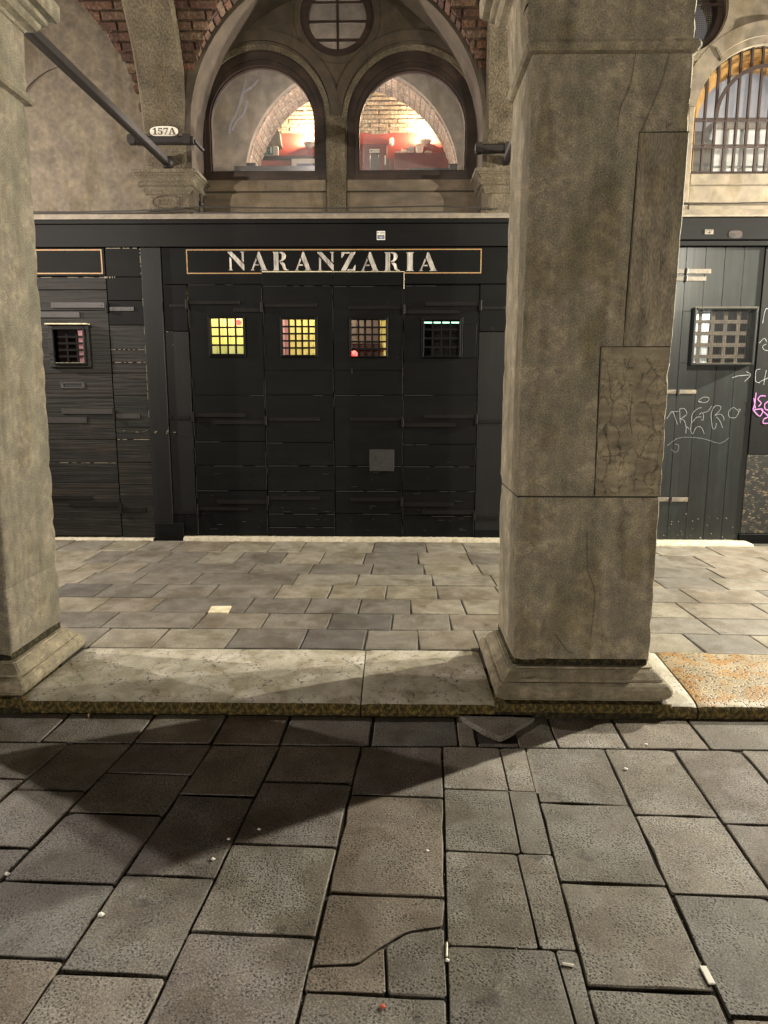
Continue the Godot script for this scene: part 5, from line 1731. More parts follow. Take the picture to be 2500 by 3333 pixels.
# ------------------------------------------------------------------ ironwork, plates, cables
func build_iron() -> void:
	var r := thing("iron_tie_rod", "dark iron tie bar running from the left pillar's capital up to the left wall pilaster", "tie rod", "iron tie bars across the portico")
	var s := st_new()
	beam(s, Vector3(-2.085, 3.475, -0.06), Vector3(-2.075, 3.43, 3.05), 0.032, 0.036, Vector3.UP, 0.012)
	obj("bar", s, M.iron, r)
	s = st_new()
	beam(s, Vector3(-2.40, 3.655, -0.02), Vector3(-1.83, 3.65, -0.02), 0.036, 0.03, Vector3.UP, 0.01)
	for x in [-2.385, -1.89]:
		beam(s, Vector3(x, 3.655, -0.03), Vector3(x, 3.655, 0.03), 0.034, 0.04, Vector3.UP, 0.014)
	beam(s, Vector3(-1.83, 3.65, -0.02), Vector3(-1.78, 3.60, -0.12), 0.014, 0.014, Vector3.UP, 0.006)
	obj("anchor_bracket", s, M.iron, r)
	s = st_new()
	sphere(s, Vector3(-2.085, 3.475, -0.05), 0.06, 6)
	obj("socket", s, M.iron, r)
	r = thing("iron_tie_rod", "dark iron anchor bar on the pilaster half hidden behind the right pillar", "tie rod", "iron tie bars across the portico")
	s = st_new()
	beam(s, Vector3(0.97, 3.475, -0.06), Vector3(0.9, 3.43, 3.05), 0.032, 0.036, Vector3.UP, 0.012)
	obj("bar", s, M.iron, r)
	s = st_new()
	beam(s, Vector3(0.70, 3.57, -0.02), Vector3(1.25, 3.575, -0.02), 0.036, 0.033, Vector3.UP, 0.01)
	for x in [0.72, 0.98]:
		beam(s, Vector3(x, 3.57, -0.03), Vector3(x, 3.57, 0.03), 0.034, 0.045, Vector3.UP, 0.014)
	obj("anchor_bracket", s, M.iron, r)
	# slack cables along the ledge
	var def := [[[-3.5, 3.05], [-3.0, 3.045], [-2.45, 3.052], [-2.2, 3.062], [-1.85, 3.085], [-1.2, 3.075], [-0.6, 3.07], [0.0, 3.08], [0.4, 3.085], [0.9, 3.06]], [[-3.5, 3.035], [-2.8, 3.033], [-2.3, 3.036], [-1.9, 3.05]], [[1.9, 3.11], [2.6, 3.118], [3.0, 3.112], [3.3, 3.12], [3.8, 3.125]], [[1.9, 3.055], [2.6, 3.058], [2.9, 3.05], [3.3, 3.056], [3.8, 3.05]]]
	var lab := ["thin black cable running along the ledge under the two arched windows", "short thin cable on the ledge beside the left pilaster", "upper grey cable on the bright wall above the green door", "lower grey cable on the ledge above the green door"]
	for i in 4:
		s = st_new()
		var pts := []
		for p in def[i]:
			pts.append(Vector3(p[0], p[1], 0.0 if i < 2 else -0.06))
		tube(s, pts, 0.006, 6)
		alone("cable", s, M.cable if i < 2 else M.strap_rust, lab[i], "cable", "cables along the ledge")
	s = st_new()
	tube(s, [Vector3(-1.88, 3.34, -0.3), Vector3(-1.86, 3.27, -0.26), Vector3(-1.85, 3.2, -0.25), Vector3(-1.865, 3.12, -0.24), Vector3(-1.85, 3.06, -0.2)], 0.008, 6)
	sphere(s, Vector3(-1.85, 3.17, -0.25), 0.025, 5)
	alone("cable", s, M.cable, "black cable loop hanging in the corner right of the left pilaster", "cable", "cables along the ledge")

func text_mesh(parent: Node3D, called: String, txt: String, font: String, weight: int, size: float, at: Vector3, m: Material, depth := 0.002, xs := 1.0) -> void:
	var tm := TextMesh.new()
	var sf := SystemFont.new()
	sf.font_names = PackedStringArray([font])
	sf.font_weight = weight
	tm.font = sf
	tm.text = txt
	tm.font_size = 64
	tm.pixel_size = size / 64.0
	tm.depth = depth
	tm.horizontal_alignment = HORIZONTAL_ALIGNMENT_CENTER
	tm.vertical_alignment = VERTICAL_ALIGNMENT_CENTER
	var o := MeshInstance3D.new()
	o.name = called
	o.mesh = tm
	o.material_override = m
	parent.add_child(o, true)
	o.position = at
	o.scale = Vector3(xs, 1, 1)

func oval(cx: float, cy: float, hx: float, hy: float, n := 32, pw := 2.6) -> PackedVector2Array:
	var p := PackedVector2Array()
	for i in n:
		var a := TAU * i / n
		p.append(Vector2(cx + hx * signf(cos(a)) * pow(absf(cos(a)), 2.0 / pw), cy + hy * signf(sin(a)) * pow(absf(sin(a)), 2.0 / pw)))
	return p

func build_signs() -> void:
	var t := thing("house_number_plate", "white oval house number plate reading 157A above the iron anchor bar", "number plate")
	var s := st_new()
	prism(s, oval(-2.105, 3.737, 0.134, 0.05), -0.05, -0.041)
	obj("plate", s, M.enamel, t)
	s = st_new()
	band(s, close(oval(-2.105, 3.737, 0.134, 0.05)), close(oval(-2.105, 3.737, 0.129, 0.045)), -0.045, -0.040)
	obj("border", s, M.ink, t)
	text_mesh(t, "number", "157A", "Droid Serif", 700, 0.078, Vector3(-2.105, 3.737, -0.0405), M.ink, 0.002, 1.12)
	t = thing("house_number_plate", "faded painted oval reading 157 A on the pilaster below the capital", "number plate")
	s = st_new()
	band(s, close(oval(-2.108, 3.139, 0.136, 0.063, 32, 2.1)), close(oval(-2.108, 3.139, 0.131, 0.058, 32, 2.1)), -0.05, -0.0435)
	band(s, close(oval(-2.108, 3.139, 0.128, 0.055, 32, 2.1)), close(oval(-2.108, 3.139, 0.126, 0.053, 32, 2.1)), -0.05, -0.0435)
	obj("border", s, M.faded, t)
	text_mesh(t, "number", "157", "Droid Serif", 700, 0.07, Vector3(-2.15, 3.137, -0.0445), M.faded, 0.002)
	text_mesh(t, "number", "A", "Droid Serif", 700, 0.058, Vector3(-2.012, 3.139, -0.0445), M.faded, 0.002, 0.7)
	t = thing("sticker", "small white and blue sticker on the black board above the painted name", "sticker")
	s = st_new()
	box3(s, -0.19, 2.79, -0.115, 2.866, 0.027, 0.0295, 0.0)
	obj("paper", s, M.paper, t)
	s = st_new()
	box3(s, -0.185, 2.796, -0.12, 2.821, 0.0285, 0.0302, 0.0)
	obj("print", s, M.blue, t)
	s = st_new()
	for i in 5:
		box3(s, -0.185 + 0.0132 * i, 2.822, -0.1745 + 0.0132 * i, 2.835 - 0.003 * (i % 2), 0.0285, 0.0301, 0.0)
	obj("print", s, M.ink, t)
	text_mesh(t, "lettering", "PF LASIO", "Droid Sans", 700, 0.0165, Vector3(-0.1525, 2.851, 0.0297), M.ink, 0.001)
	text_mesh(t, "lettering", "1905", "Droid Sans", 700, 0.012, Vector3(-0.1525, 2.808, 0.0304), M.paper, 0.001)
	t = thing("metal_tag", "small pale metal plate screwed to the lintel of the green door", "plate")
	s = st_new()
	box3(s, 2.737, 2.821, 2.812, 2.861, 0.075, 0.079, 0.001)
	obj("plate", s, M.galv, t)
	s = st_new()
	for p in [[2.752, 2.851], [2.775, 2.853], [2.798, 2.852], [2.776, 2.834], [2.784, 2.838]]:
		sphere(s, Vector3(p[0], p[1], 0.079), 0.0045 if p[1] > 2.84 else 0.007, 4)
	obj("screw", s, M.ink, t)
	t = thing("metal_tag", "worn brown scrap of an old plate on the lintel right of the small metal plate", "plate")
	s = st_new()
	prism(s, oval(3.01, 2.82, 0.06, 0.033, 20, 3.5), 0.07, 0.0775)
	obj("plate", s, M.iron_brown, t)
	s = st_new()
	prism(s, oval(2.985, 2.812, 0.028, 0.022, 9, 1.3), 0.07, 0.079)
	obj("scratched_patch", s, M.scratched, t)

func close(p: PackedVector2Array) -> PackedVector2Array:
	p.append(p[0])
	return p

# ------------------------------------------------------------------ rooms behind the front
func bulb(called: String, label: String, at: Vector3, energy: float, col: Color, r := 0.03, m: Material = null) -> Node3D:
	var t := thing(called, label, "lamp")
	var s := st_new()
	sphere(s, at, r, 6)
	obj("bulb", s, m if m else M.sconce_glow, t)
	var l := OmniLight3D.new()
	l.name = "lamp_light"
	l.light_color = col
	l.light_energy = energy
	l.light_size = r
	l.omni_range = 12.0
	l.omni_attenuation = 2.0
	l.shadow_enabled = true
	t.add_child(l, true)
	l.position = at
	return t

func build_interior() -> void:
	var f := structure("interior_floor")
	var s := st_new()
	cbox(s, Vector3(-7.8, -0.3, -4.8), Vector3(7.8, -0.02, -0.32))
	obj("floor_slab", s, M.floor[1], f)
	var r := thing("bar_room", "red walled bar room with a brick vault seen through the arched windows", "room")
	# shell
	s = st_new()
	cbox(s, Vector3(-7.8, -0.1, -4.8), Vector3(7.8, 5.62, -4.6))
	obj("rear_wall", s, M.grey_room, r)
	for x in [-3.6, 1.75, 4.2]:
		s = st_new()
		cbox(s, Vector3(x - 0.06, -0.02, -4.6), Vector3(x + 0.06, 5.62, -0.62))
		obj("partition_wall", s, M.plaster_pale, r)
	for x in [-2.33, 1.75]:
		s = st_new()
		cbox(s, Vector3(x - 0.03, -0.02, -0.62), Vector3(x + 0.03, 2.7, -0.08))
		obj("partition_wall", s, M.grey_room, r)
	s = st_new()
	cbox(s, Vector3(-3.6, 2.68, -4.6), Vector3(4.2, 2.75, -0.1))
	obj("upper_floor", s, M.dull_brown, r)
	s = st_new()
	cbox(s, Vector3(-3.54, 2.75, -4.2), Vector3(1.69, 5.03, -4.0))
	obj("red_wall", s, flat(Color(0.34, 0.045, 0.03), 0.6), r)
	# arch across the room
	s = st_new()
	plate(s, [-3.54, -0.49, 1.69], 2.75, 5.6, [arch_path(-0.49, 1.13, 2.7, 3.62, 36)], -1.68, -1.2)
	obj("arch_wall", s, M.plaster_pale, r)
	var bs := st_new()
	cbox(bs, Vector3(-0.035, -0.03, -0.12), Vector3(0.035, 0.03, 0.12), 0.004)
	bs.generate_normals()
	var bmesh := bs.commit()
	for i in 46:
		var a := 0.12 + (PI - 0.24) * i / 45.0
		for k in 2:
			var o := MeshInstance3D.new()
			o.mesh = bmesh
			o.material_override = pick(M.white_brick)
			o.name = "brick"
			o.transform = Transform3D(Basis(Vector3.BACK, a - PI2), Vector3(-0.49 + cos(a) * 1.143, 3.62 + sin(a) * 1.143, -1.40 - 0.245 * k))
			r.add_child(o, true)
	s = st_new()
	for p in [[Vector2(-1.52, 3.9), Vector2(-1.50, 4.0), Vector2(-1.42, 4.14), Vector2(-1.36, 4.30), Vector2(-1.33, 4.42)], [Vector2(-1.49, 3.93), Vector2(-1.44, 4.02), Vector2(-1.36, 4.10), Vector2(-1.32, 4.22)], [Vector2(-1.36, 4.30), Vector2(-1.27, 4.35), Vector2(-1.2, 4.42)]]:
		ribbon(s, [p[0] + Vector2(-0.25, 0.2), p[1] + Vector2(-0.25, 0.2), p[2] + Vector2(-0.25, 0.2), p[p.size() - 1] + Vector2(-0.25, 0.2)], 0.016, -1.1985)
	obj("damp_stain", s, flat(Color(0.23, 0.22, 0.24), 0.9), r)
	# brick barrel above the red wall
	s = st_new()
	s.set_smooth_group(0)
	for i in 12:
		var a := PI2 * i / 12.0
		var b := PI2 * (i + 1) / 12.0
		quad(s, Vector3(-3.54, 5.0 + 0.6 * sin(a), -2.6 - 1.42 * cos(a)), Vector3(1.69, 5.0 + 0.6 * sin(a), -2.6 - 1.42 * cos(a)), Vector3(1.69, 5.0 + 0.6 * sin(b), -2.6 - 1.42 * cos(b)), Vector3(-3.54, 5.0 + 0.6 * sin(b), -2.6 - 1.42 * cos(b)), Vector3(0, -1, 1))
	obj("vault_mortar", s, M.white_mortar, r)
	bs = st_new()
	cbox(bs, Vector3(-0.12, -0.027, -0.03), Vector3(0.12, 0.027, 0.03), 0.008)
	bs.generate_normals()
	bmesh = bs.commit()
	for i in 9:
		var a := 0.06 + i * 0.078
		for k in 12:
			var o := MeshInstance3D.new()
			o.mesh = bmesh
			o.material_override = pick(M.white_brick)
			o.name = "brick"
			var nrm := Vector3(0, -sin(a) / 0.6, cos(a) / 1.42).normalized()
			var tan := Vector3.RIGHT.cross(nrm) * -1.0
			o.transform = Transform3D(Basis(Vector3.RIGHT, tan, nrm).orthonormalized(), Vector3(-2.05 + 0.255 * k + (0.12 if i % 2 else 0.0) + rng.randf_range(-0.01, 0.01), 5.0 + 0.6 * sin(a), -2.6 - 1.42 * cos(a)) - nrm * (0.014 + rng.randf_range(-0.008, 0.006)))
			r.add_child(o, true)
	s = st_new()
	prism(s, PackedVector2Array([Vector2(-2.1, 4.82), Vector2(-1.635, 4.82), Vector2(-1.66, 5.0), Vector2(-1.80, 5.15), Vector2(-2.1, 5.2)]), -4.0, -3.86)
	obj("plaster_corner", s, M.plaster_pale, r)
	board(r, "rail", [-2.6, 4.54, -0.9, 4.575], -3.5, M.black_wood, -3.58)
	board(r, "low_wall", [-0.05, 2.76, 1.69, 4.612], -3.5, M.panel_red, -3.95)
	board(r, "door_frame", [-0.56, 2.76, -0.15, 4.86], -3.93, M.panel_red, -4.0)
	# toilet door with its sign
	var d := thing("toilet_door", "dark red door with a toilet sign seen through the right arched window", "door")
	board(d, "panel", [-0.483, 2.77, -0.163, 4.82], -3.9, flat(Color(0.12, 0.02, 0.022), 0.5), -3.94)
	board(d, "window", [-0.395, 4.0, -0.268, 4.724], -3.893, flat(Color(0.06, 0.06, 0.055), 0.2), -3.92)
	board(d, "sign", [-0.401, 4.734, -0.263, 4.781], -3.888, M.paper, -3.91)
	text_mesh(d, "lettering", "TOILETTE", "Droid Sans", 700, 0.022, Vector3(-0.318, 4.758, -3.8875), M.ink, 0.001)
	board(d, "sign_mark", [-0.39, 4.745, -0.366, 4.77], -3.8868, M.ink, -3.9)
	board(d, "strip", [-0.192, 4.572, -0.171, 4.695], -3.885, M.paper, -3.91)
	s = st_new()
	cbox(s, Vector3(-0.124, 4.841, -3.99), Vector3(-0.061, 4.945, -3.9), 0.025)
	alone("wall_dispenser", s, M.white_board, "white rounded wall dispenser right of the toilet door", "dispenser")
	s = st_new()
	box3(s, -0.166, 4.2, -0.119, 4.572, -3.66, -3.6)
	alone("dark_box", s, M.black_wood, "tall narrow black box standing between the toilet door and the low red wall", "box")
	# emergency exit light
	var e := thing("exit_sign", "green and white emergency exit light on the red wall in the left window", "exit sign")
	board(e, "case", [-1.887, 4.606, -1.636, 4.725], -3.56, M.enamel, -3.62, 0.006)
	board(e, "panel", [-1.832, 4.612, -1.703, 4.719], -3.5575, M.teal, -3.57, 0.0)
	s = st_new()
	prism(s, circle(-1.799, 4.697, 0.009, 12), -3.56, -3.5555)
	ribbon(s, [Vector2(-1.80, 4.684), Vector2(-1.803, 4.665), Vector2(-1.80, 4.652)], 0.008, -3.5556)
	ribbon(s, [Vector2(-1.80, 4.652), Vector2(-1.79, 4.638), Vector2(-1.795, 4.622)], 0.005, -3.5554)
	ribbon(s, [Vector2(-1.80, 4.652), Vector2(-1.815, 4.64), Vector2(-1.826, 4.638)], 0.005, -3.5552)
	ribbon(s, [Vector2(-1.80, 4.68), Vector2(-1.788, 4.668), Vector2(-1.776, 4.672)], 0.004, -3.555)
	ribbon(s, [Vector2(-1.80, 4.68), Vector2(-1.817, 4.674), Vector2(-1.82, 4.66)], 0.004, -3.5548)
	ribbon(s, [Vector2(-1.772, 4.67), Vector2(-1.755, 4.67)], 0.004, -3.5546)
	cbox(s, Vector3(-1.746, 4.63, -3.56), Vector3(-1.715, 4.71, -3.5556))
	obj("pictogram", s, M.paper, e)
	s = st_new()
	for x in [-1.872, -1.69]:
		box3(s, x, 4.63, x + 0.028, 4.634, -3.56, -3.5590, 0.0)
		box3(s, x + 0.012, 4.634, x + 0.015, 4.70, -3.56, -3.5592, 0.0)
	obj("bracket_mark", s, M.ink, e)
	var p := thing("framed_picture", "pale framed blue picture at the lower right of the left window", "picture")
	board(p, "frame", [-1.433, 3.9, -0.7, 4.512], -3.4, M.enamel, -3.45)
	board(p, "picture", [-1.365, 3.95, -0.77, 4.452], -3.3975, M.blue, -3.41)
	s = st_new()
	box3(s, -1.69, 3.4, -0.75, 3.724, -1.1, -1.0)
	alone("bench_back", s, M.black_wood, "black bench back along the bottom of the left arched window", "bench")
	s = st_new()
	box3(s, -1.567, 3.726, -1.468, 3.758, -1.07, -1.01)
	alone("dark_box", s, M.black_wood, "flat black box lying on the bench back in the left arched window", "box")
	s = st_new()
	box3(s, 0.1, 3.4, 0.52, 3.697, -1.1, -1.0)
	alone("bench_back", s, M.black_wood, "black bench back along the bottom of the right arched window", "bench")
	s = st_new()
	box3(s, 0.523, 3.4, 0.611, 3.738, -1.08, -1.0)
	alone("dark_box", s, M.black_wood, "small black box at the lower right corner of the right arched window", "box")
	# glasses on the low wall
	var gl := [[0.0, 0.041, 0.05, "small clear glass bowl, leftmost on the low red wall"], [0.09, 0.053, 0.085, "wide clear glass bowl second from the left on the low red wall"], [0.29, 0.058, 0.138, "tall clear glass jar right of the white card"], [0.41, 0.054, 0.048, "low clear glass bowl, rightmost on the low red wall"]]
	for g in gl:
		s = st_new()
		lathe(s, Vector3(g[0], 4.6125, -3.62), [Vector2(0.001, 0.0), Vector2(g[1] * 0.8, 0.0), Vector2(g[1] * 0.9, 0.006), Vector2(g[1], g[2]), Vector2(g[1] - 0.003, g[2] + 0.001), Vector2(g[1] * 0.88, 0.01), Vector2(0.001, 0.008)], 18)
		alone("glass_bowl", s, M.clear_glass, g[3], "glass", "glasses on the low red wall")
	p = thing("menu_card", "white printed card standing between the glasses on the low red wall", "card")
	s = st_new()
	box3(s, 0.14, 4.613, 0.212, 4.733, -3.63, -3.62, 0.001)
	obj("card", s, M.paper, p)
	s = st_new()
	for i in 5:
		ribbon(s, [Vector2(0.176, 4.66), Vector2(0.176 + 0.016 * sin(i - 2.0), 4.68), Vector2(0.176 + 0.026 * sin((i - 2.0) * 0.8), 4.70)], 0.003, -3.6195 + 0.0002 * i)
	obj("leaf_print", s, M.ink, p)
	# wall lamps
	for a in [[-1.245, 4.845, "glowing half bowl wall lamp at the right edge of the left window"], [0.385, 4.87, "glowing half bowl wall lamp above the glasses in the right window"]]:
		var t := bulb("wall_sconce", a[2], Vector3(a[0], a[1] + 0.03, -3.86), 2.6, Color(1.0, 0.91, 0.75), 0.035)
		s = st_new()
		lathe(s, Vector3(a[0], a[1] - 0.05, -3.9), [Vector2(0.001, 0.0), Vector2(0.045, 0.012), Vector2(0.075, 0.045), Vector2(0.085, 0.07)], 16)
		obj("bowl", s, M.enamel, t)
	bulb("ceiling_lamp", "lamp of the bar room hidden behind the pier between the arched windows", Vector3(-0.62, 3.72, -0.86), 3.4, Color(1.0, 0.94, 0.9))
	# ground floor: what shows behind the barred openings
	var c := thing("yellow_cupboard", "yellow boarded cupboard lit behind the first two barred openings of the door", "cupboard")
	for i in 7:
		board(c, "plank", [-1.93 + 0.07 * i, 1.5, -1.863 + 0.07 * i, 2.5], -0.4 + 0.001 * (i % 2), M.yellow, -0.44)
	for i in 5:
		board(c, "plank", [-1.075 + 0.062 * i, 1.5, -1.016 + 0.062 * i, 2.5], -0.4 + 0.001 * (i % 2), M.yellow, -0.44)
	board(c, "post", [-1.145, 1.5, -1.11, 2.5], -0.39, M.rose, -0.44)
	board(c, "post", [-1.108, 1.5, -1.078, 2.5], -0.395, flat(Color(0.4, 0.2, 0.24), 0.7), -0.44)
	s = st_new()
	for i in 10:
		var x := -1.85 + 0.1 * (i % 4) + 0.02 * i
		box3(s, x, 1.8 + 0.03 * i, x + 0.004, 2.3, -0.4, -0.3975, 0.0)
	obj("seam", s, M.yellow_line, c)
	for i in 4:
		s = st_new()
		box3(s, -1.86 + 0.088 * i, 1.7, -1.778 + 0.088 * i, 1.885 + 0.006 * (i % 2), -0.38, -0.34, 0.004)
		alone("paper_pack", s, flat(Color(0.6, 0.66, 0.25), 0.8) if i % 2 else flat(Color(0.66, 0.7, 0.34), 0.8), ["pale yellow paper pack, leftmost in the first barred opening", "pale yellow paper pack, second from the left in the first barred opening", "pale yellow paper pack, third from the left in the first barred opening", "pale yellow paper pack, rightmost in the first barred opening"][i], "paper pack", "paper packs behind the first barred opening")
	c = thing("brown_cabinet", "dull brown cabinet behind the third barred opening of the door", "cabinet")
	for i in 4:
		board(c, "panel", [-0.47 + 0.073 * i, 1.5, -0.40 + 0.073 * i, 2.5], -0.4 + 0.001 * (i % 2), M.dull_brown, -0.44)
	board(c, "side", [-0.175, 1.5, -0.155, 2.5], -0.4, M.yellow, -0.44)
	board(c, "side", [-0.15, 1.5, -0.095, 2.5], -0.402, M.yellow, -0.44)
	s = st_new()
	for y in [1.845, 1.9]:
		box3(s, -0.47, y, -0.17, y + 0.006, -0.395, -0.36, 0.001)
	obj("rail", s, M.galv, c)
	for a in [[-1.497, 2.075, -0.075, "small red indicator lamp in the upper corner of the first barred opening"], [-0.408, 1.782, -0.075, "small red indicator lamp in the lower corner of the third barred opening"]]:
		bulb("red_lamp", a[3], Vector3(a[0], a[1], a[2]), 0.005, Color(1.0, 0.05, 0.03), 0.033, M.red_glow)
	bulb("ground_floor_lamp", "lamp lighting the yellow cupboard behind the folding door, left", Vector3(-1.6, 2.36, -0.14), 0.7, Color(1.0, 0.95, 0.8))
	bulb("ground_floor_lamp", "lamp lighting the yellow cupboard behind the folding door, right", Vector3(-0.62, 2.36, -0.14), 0.5, Color(1.0, 0.95, 0.8))
	s = st_new()
	box3(s, 0.25, 2.086, 0.61, 2.1, -0.32, -0.3, 0.002)
	alone("strip_light", s, M.tube_glow, "thin bright strip light at the top of the fourth barred opening", "strip light")
	s = st_new()
	box3(s, 0.1, 1.5, 0.75, 2.55, -0.6, -0.58, 0.0)
	obj("dark_panel", s, M.black, r)
	s = st_new()
	box3(s, -0.1, 1.3, 0.05, 2.6, -0.46, -0.42, 0.0)
	obj("dark_panel", s, M.black_wood, r)
	# behind the left door
	s = st_new()
	box3(s, -3.165, 1.5, -3.07, 2.14, -0.42, -0.38, 0.004)
	alone("pink_panel", s, M.rose, "narrow pink panel lit behind the barred opening of the left door", "panel")
	s = st_new()
	box3(s, -3.5, 1.4, -3.18, 2.4, -0.6, -0.58, 0.0)
	obj("dark_panel", s, M.black, r)
	bulb("side_room_lamp", "lamp lighting the pink panel behind the left door", Vector3(-2.95, 2.32, -0.2), 0.22, Color(1.0, 0.9, 0.88))
	s = st_new()
	cbox(s, Vector3(-3.46, 1.79, -0.5), Vector3(-3.42, 1.83, -0.45), 0.01)
	alone("amber_light", s, emit(Color(1.0, 0.6, 0.15), 1.2), "small amber light low in the barred opening of the left door", "light")
	# behind the green door
	s = st_new()
	box3(s, 2.80, 1.4, 3.0, 2.17, -0.34, -0.3, 0.004)
	alone("white_board", s, M.white_board, "bright white board behind the mesh covered opening of the green door", "board")
	s = st_new()
	box3(s, 2.5, 1.4, 3.55, 2.5, -0.62, -0.6, 0.0)
	obj("dark_panel", s, M.black_wood, r)
	bulb("side_room_lamp", "lamp lighting the white board behind the green door", Vector3(2.86, 2.36, -0.16), 0.8, Color(0.95, 1.0, 0.97))

func build_right_window() -> void:
	var w := thing("barred_window", "arched window with dark riveted iron bars above the green door", "window")
	var s := st_new()
	for i in 12:
		var x := 2.775 + 0.0957 * i
		var dx := absf(x - 3.28)
		if dx > 0.6:
			continue
		s = st_new()
		var top := 3.85 + sqrt(0.62 * 0.62 - dx * dx)
		beam(s, Vector3(x, 3.392, -0.205), Vector3(x, top, -0.205), 0.011, 0.011, Vector3.BACK, 0.002)
		obj("bar", s, M.iron_brown, w)
	for y in [3.404, 3.634, 3.858]:
		s = st_new()
		box3(s, 2.662, y - 0.017, 3.898, y + 0.017, -0.193, -0.184, 0.002)
		for i in 12:
			sphere(s, Vector3(2.775 + 0.0957 * i, y, -0.184), 0.008, 4)
		obj("cross_bar", s, M.iron_brown, w)
	s = st_new()
	band(s, arc(3.30, 3.875, 0.447, 0, PI, 28), arc(3.30, 3.875, 0.413, 0, PI, 28), -0.193, -0.1835)
	obj("arch_bar", s, M.iron_brown, w)
	s = st_new()
	band(s, arch_path(3.28, 0.616, 3.395, 3.85, 28), arch_path(3.28, 0.59, 3.42, 3.85, 28), -0.47, -0.24)
	band(s, arch_path(3.28, 0.60, 3.395, 3.85, 28), arch_path(3.28, 0.50, 3.44, 3.86, 28), -0.49, -0.42)
	box3(s, 2.67, 3.392, 3.89, 3.425, -0.47, -0.24, 0.003)
	obj("wooden_frame", s, M.ochre_wood, w)
	s = st_new()
	prism(s, arch_path(3.28, 0.51, 3.40, 3.86, 24), -0.452, -0.449)
	obj("pane", s, M.pane, w)
	# room behind with shelves of white boxes
	s = st_new()
	cbox(s, Vector3(1.82, 2.76, -1.6), Vector3(4.14, 5.6, -1.5))
	obj("room_wall", s, M.grey_room, w)
	var n := 0
	for row in 2:
		for i in 5:
			s = st_new()
			var x := 3.13 + 0.15 * i
			box3(s, x, 3.30 + 0.36 * row, x + 0.112, 3.64 + 0.36 * row, -1.1, -0.85, 0.006)
			alone("file_box", s, M.white_board, ["lower", "upper"][row] + " row of white file boxes behind the iron bars, " + ["leftmost box", "second box from the left", "middle box", "second box from the right", "rightmost box"][i], "file box", "white file boxes behind the barred window")
	s = st_new()
	box3(s, 3.1, 4.0, 3.95, 4.06, -1.1, -0.84, 0.004)
	alone("shelf_board", s, M.galv, "grey shelf board above the white file boxes in the barred window", "shelf")
	s = st_new()
	cbox(s, Vector3(2.8, 3.3, -0.9), Vector3(3.06, 3.95, -0.7), 0.05)
	alone("dark_coat", s, M.black_wood, "dark bundle hanging at the left inside the barred window", "bundle")
	s = st_new()
	box3(s, 2.845, 3.4, 2.872, 3.55, -0.68, -0.66, 0.002)
	alone("paper_roll", s, M.paper, "narrow white paper strip at the lower left inside the barred window", "paper")
	s = st_new()
	beam(s, Vector3(2.93, 3.42, -0.66), Vector3(3.02, 3.52, -0.66), 0.03, 0.004, Vector3.BACK)
	beam(s, Vector3(3.03, 3.84, -0.66), Vector3(3.07, 3.98, -0.66), 0.02, 0.006, Vector3.BACK)
	alone("folded_cloth", s, flat(Color(0.4, 0.42, 0.5), 0.8), "pale folded cloth caught in the dark bundle of the barred window", "cloth")
	bulb("store_lamp", "lamp lighting the white file boxes behind the barred window", Vector3(3.6, 4.5, -0.6), 0.4, Color(0.95, 0.97, 1.0))
	# round window beside it
	w = thing("round_window", "round window with a wire screen half hidden behind the top of the right pillar", "window")
	s = st_new()
	band(s, arc(2.53, 4.74, 0.346, 0, TAU, 36), arc(2.53, 4.74, 0.29, 0, TAU, 36), -0.4, -0.2)
	obj("frame", s, M.frame, w)
	s = st_new()
	beam(s, Vector3(2.53, 4.36, -0.17), Vector3(2.53, 5.1, -0.17), 0.012, 0.012, Vector3.BACK)
	beam(s, Vector3(2.22, 4.80, -0.19), Vector3(2.85, 4.80, -0.19), 0.012, 0.012, Vector3.BACK)
	obj("bar", s, M.iron_brown, w)
	s = st_new()
	for i in 34:
		var t := -0.28 + 0.017 * i
		var h := sqrt(maxf(0.0, 0.285 * 0.285 - t * t))
		box3(s, 2.53 + t - 0.0015, 4.74 - h, 2.53 + t + 0.0015, 4.74 + h, -0.302, -0.299, 0.0)
		box3(s, 2.53 - h, 4.74 + t - 0.0015, 2.53 + h, 4.74 + t + 0.0015, -0.2985, -0.2955, 0.0)
	var sc := obj("wire_screen", s, M.galv, w)
	sc.set_meta("kind", "stuff")

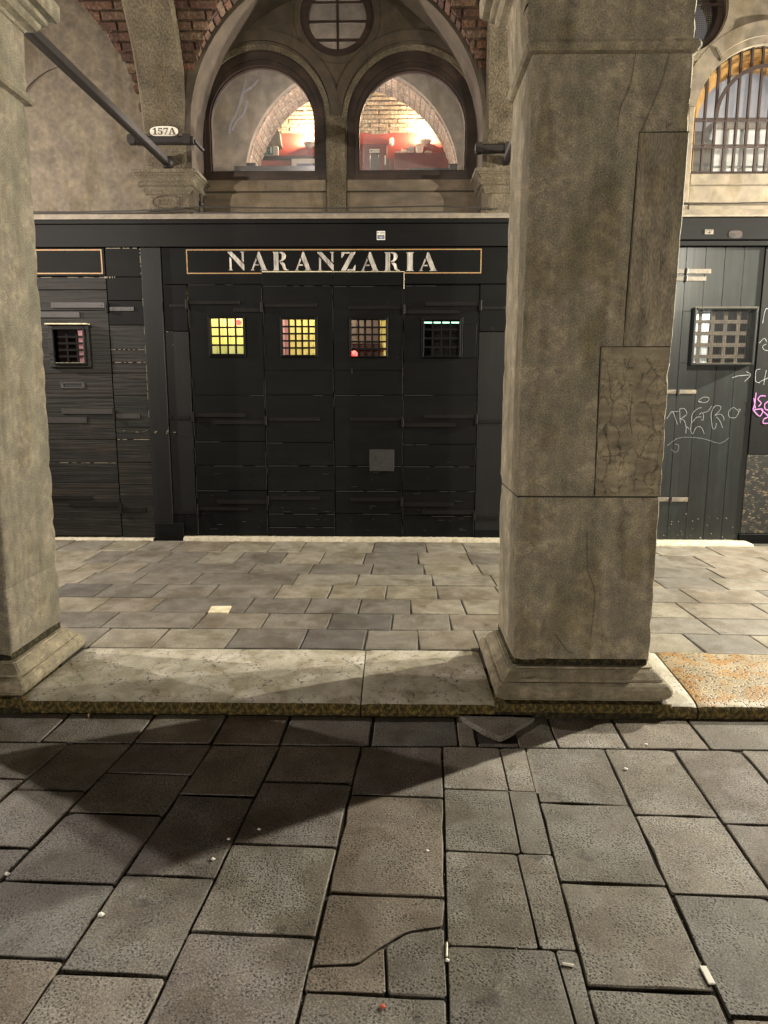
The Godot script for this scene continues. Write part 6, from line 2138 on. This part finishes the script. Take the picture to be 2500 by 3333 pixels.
# ------------------------------------------------------------------ litter
func build_litter() -> void:
	# grit gathered in the joints and scattered on the slabs
	var gs := st_new()
	for i in 420:
		var gp := Vector3(rng.randf_range(-1.9, 1.9), YS - 0.001, 3.66 + 1.9 * rng.randf())
		var joint := rng.randf() < 0.75
		if joint:
			var ci := rng.randi_range(4, 14)
			gp.x = [-1.83, -1.442, -1.161, -0.808, -0.508, -0.151, 0.206, 0.564, 0.908, 1.205, 1.498][ci - 4] + [-0.13, -0.125, -0.104, -0.079, -0.078, -0.066, -0.053, -0.05, -0.058, -0.04, -0.045][ci - 4] * (gp.z - 3.9) + rng.randf_range(-0.008, 0.008)
			gp.y = YS - 0.012
		var gr := rng.randf_range(0.0018, 0.0045) * (1.3 if joint else 0.8)
		var e := [Vector3(rng.randf_range(-1, 1), 0.2, rng.randf_range(-1, 1)), Vector3(rng.randf_range(-1, 1), 0.0, 1), Vector3(1, 0.1, rng.randf_range(-1, 0)), Vector3(rng.randf_range(-0.4, 0.4), 1.1, rng.randf_range(-0.4, 0.4))]
		for f in [[0, 1, 3], [1, 2, 3], [2, 0, 3]]:
			tri(gs, gp + e[f[0]] * gr, gp + e[f[1]] * gr, gp + e[f[2]] * gr, Vector3.UP)
	var grit := obj("grit", gs, M.threshold)
	grit.set_meta("kind", "stuff")
	grit.set_meta("label", "fine pale grit gathered in the joints of the street paving")
	grit.set_meta("category", "grit")
	var spots := [[-1.246, 4.757, "white pebble in the long joint at the left, beyond the shadow's tip"], [-0.482, 4.505, "tiny white scrap on the lit slab right of the shadow's tip"], [-0.604, 4.67, "pale pebble in the joint below the shadow's edge"], [-0.577, 4.562, "pale crumb lying just outside the shadow's edge"], [-0.87, 4.93, "small pale speck on the brown slab at the left"], [0.11, 4.613, "white crumb on the slab in the middle of the street"], [1.105, 3.86, "white scrap beside the kerb right of the pillar's plinth"], [0.95, 4.07, "white pebble in the lit paving right of the broken slab"], [0.145, 5.08, "pale pebble in the dark joint near the bottom centre"]]
	for p in spots:
		var s := st_new()
		var r := rng.randf_range(0.006, 0.010)
		for k in 3:
			sphere(s, Vector3(p[0] + 0.4 * r * (k - 1), YS + r * 0.45, p[1] + r * 0.3 * (k % 2)), r * (0.9 - 0.2 * k), 4, 0.55)
		alone("pebble", s, M.paper, p[2], "pebble", "white crumbs and pebbles on the paving")
	var st := st_new()
	tube(st, [Vector3(0.146, YS + 0.004, 5.02), Vector3(0.143, YS + 0.005, 5.07)], 0.0035, 6)
	alone("cigarette_end", st, M.enamel, "cigarette end standing along the dark joint near the bottom centre", "cigarette end", "cigarette ends on the paving")
	st = st_new()
	tube(st, [Vector3(0.455, YS + 0.006, 5.09), Vector3(0.485, YS + 0.006, 5.096)], 0.0035, 6)
	alone("cigarette_end", st, M.enamel, "cigarette end lying on the slab right of the bottom centre", "cigarette end", "cigarette ends on the paving")
	st = st_new()
	cbox(st, Vector3(0.822, YS + 0.003, 5.09), Vector3(0.842, YS + 0.008, 5.15), 0.002)
	alone("paper_scrap", st, M.paper, "folded white paper scrap in the joint at the lower right", "paper")
	st = st_new()
	sphere(st, Vector3(-0.03, YS + 0.006, 5.235), 0.008, 4, 0.4)
	alone("leaf_scrap", st, flat(Color(0.4, 0.06, 0.03), 0.7), "small red leaf scrap at the bottom edge of the paving", "leaf")
	st = st_new()
	var q := [Vector3(-1.475, YS + 0.004, 3.628), Vector3(-1.462, YS + 0.02, 3.64), Vector3(-1.455, YS + 0.003, 3.66), Vector3(-1.47, YS + 0.012, 3.645)]
	tri(st, q[0], q[1], q[3], Vector3.BACK)
	tri(st, q[1], q[2], q[3], Vector3.BACK)
	tri(st, q[0], q[3], q[2], Vector3.UP)
	alone("dry_leaf", st, M.ochre_wood, "small dry leaf against the left kerb stone", "leaf")
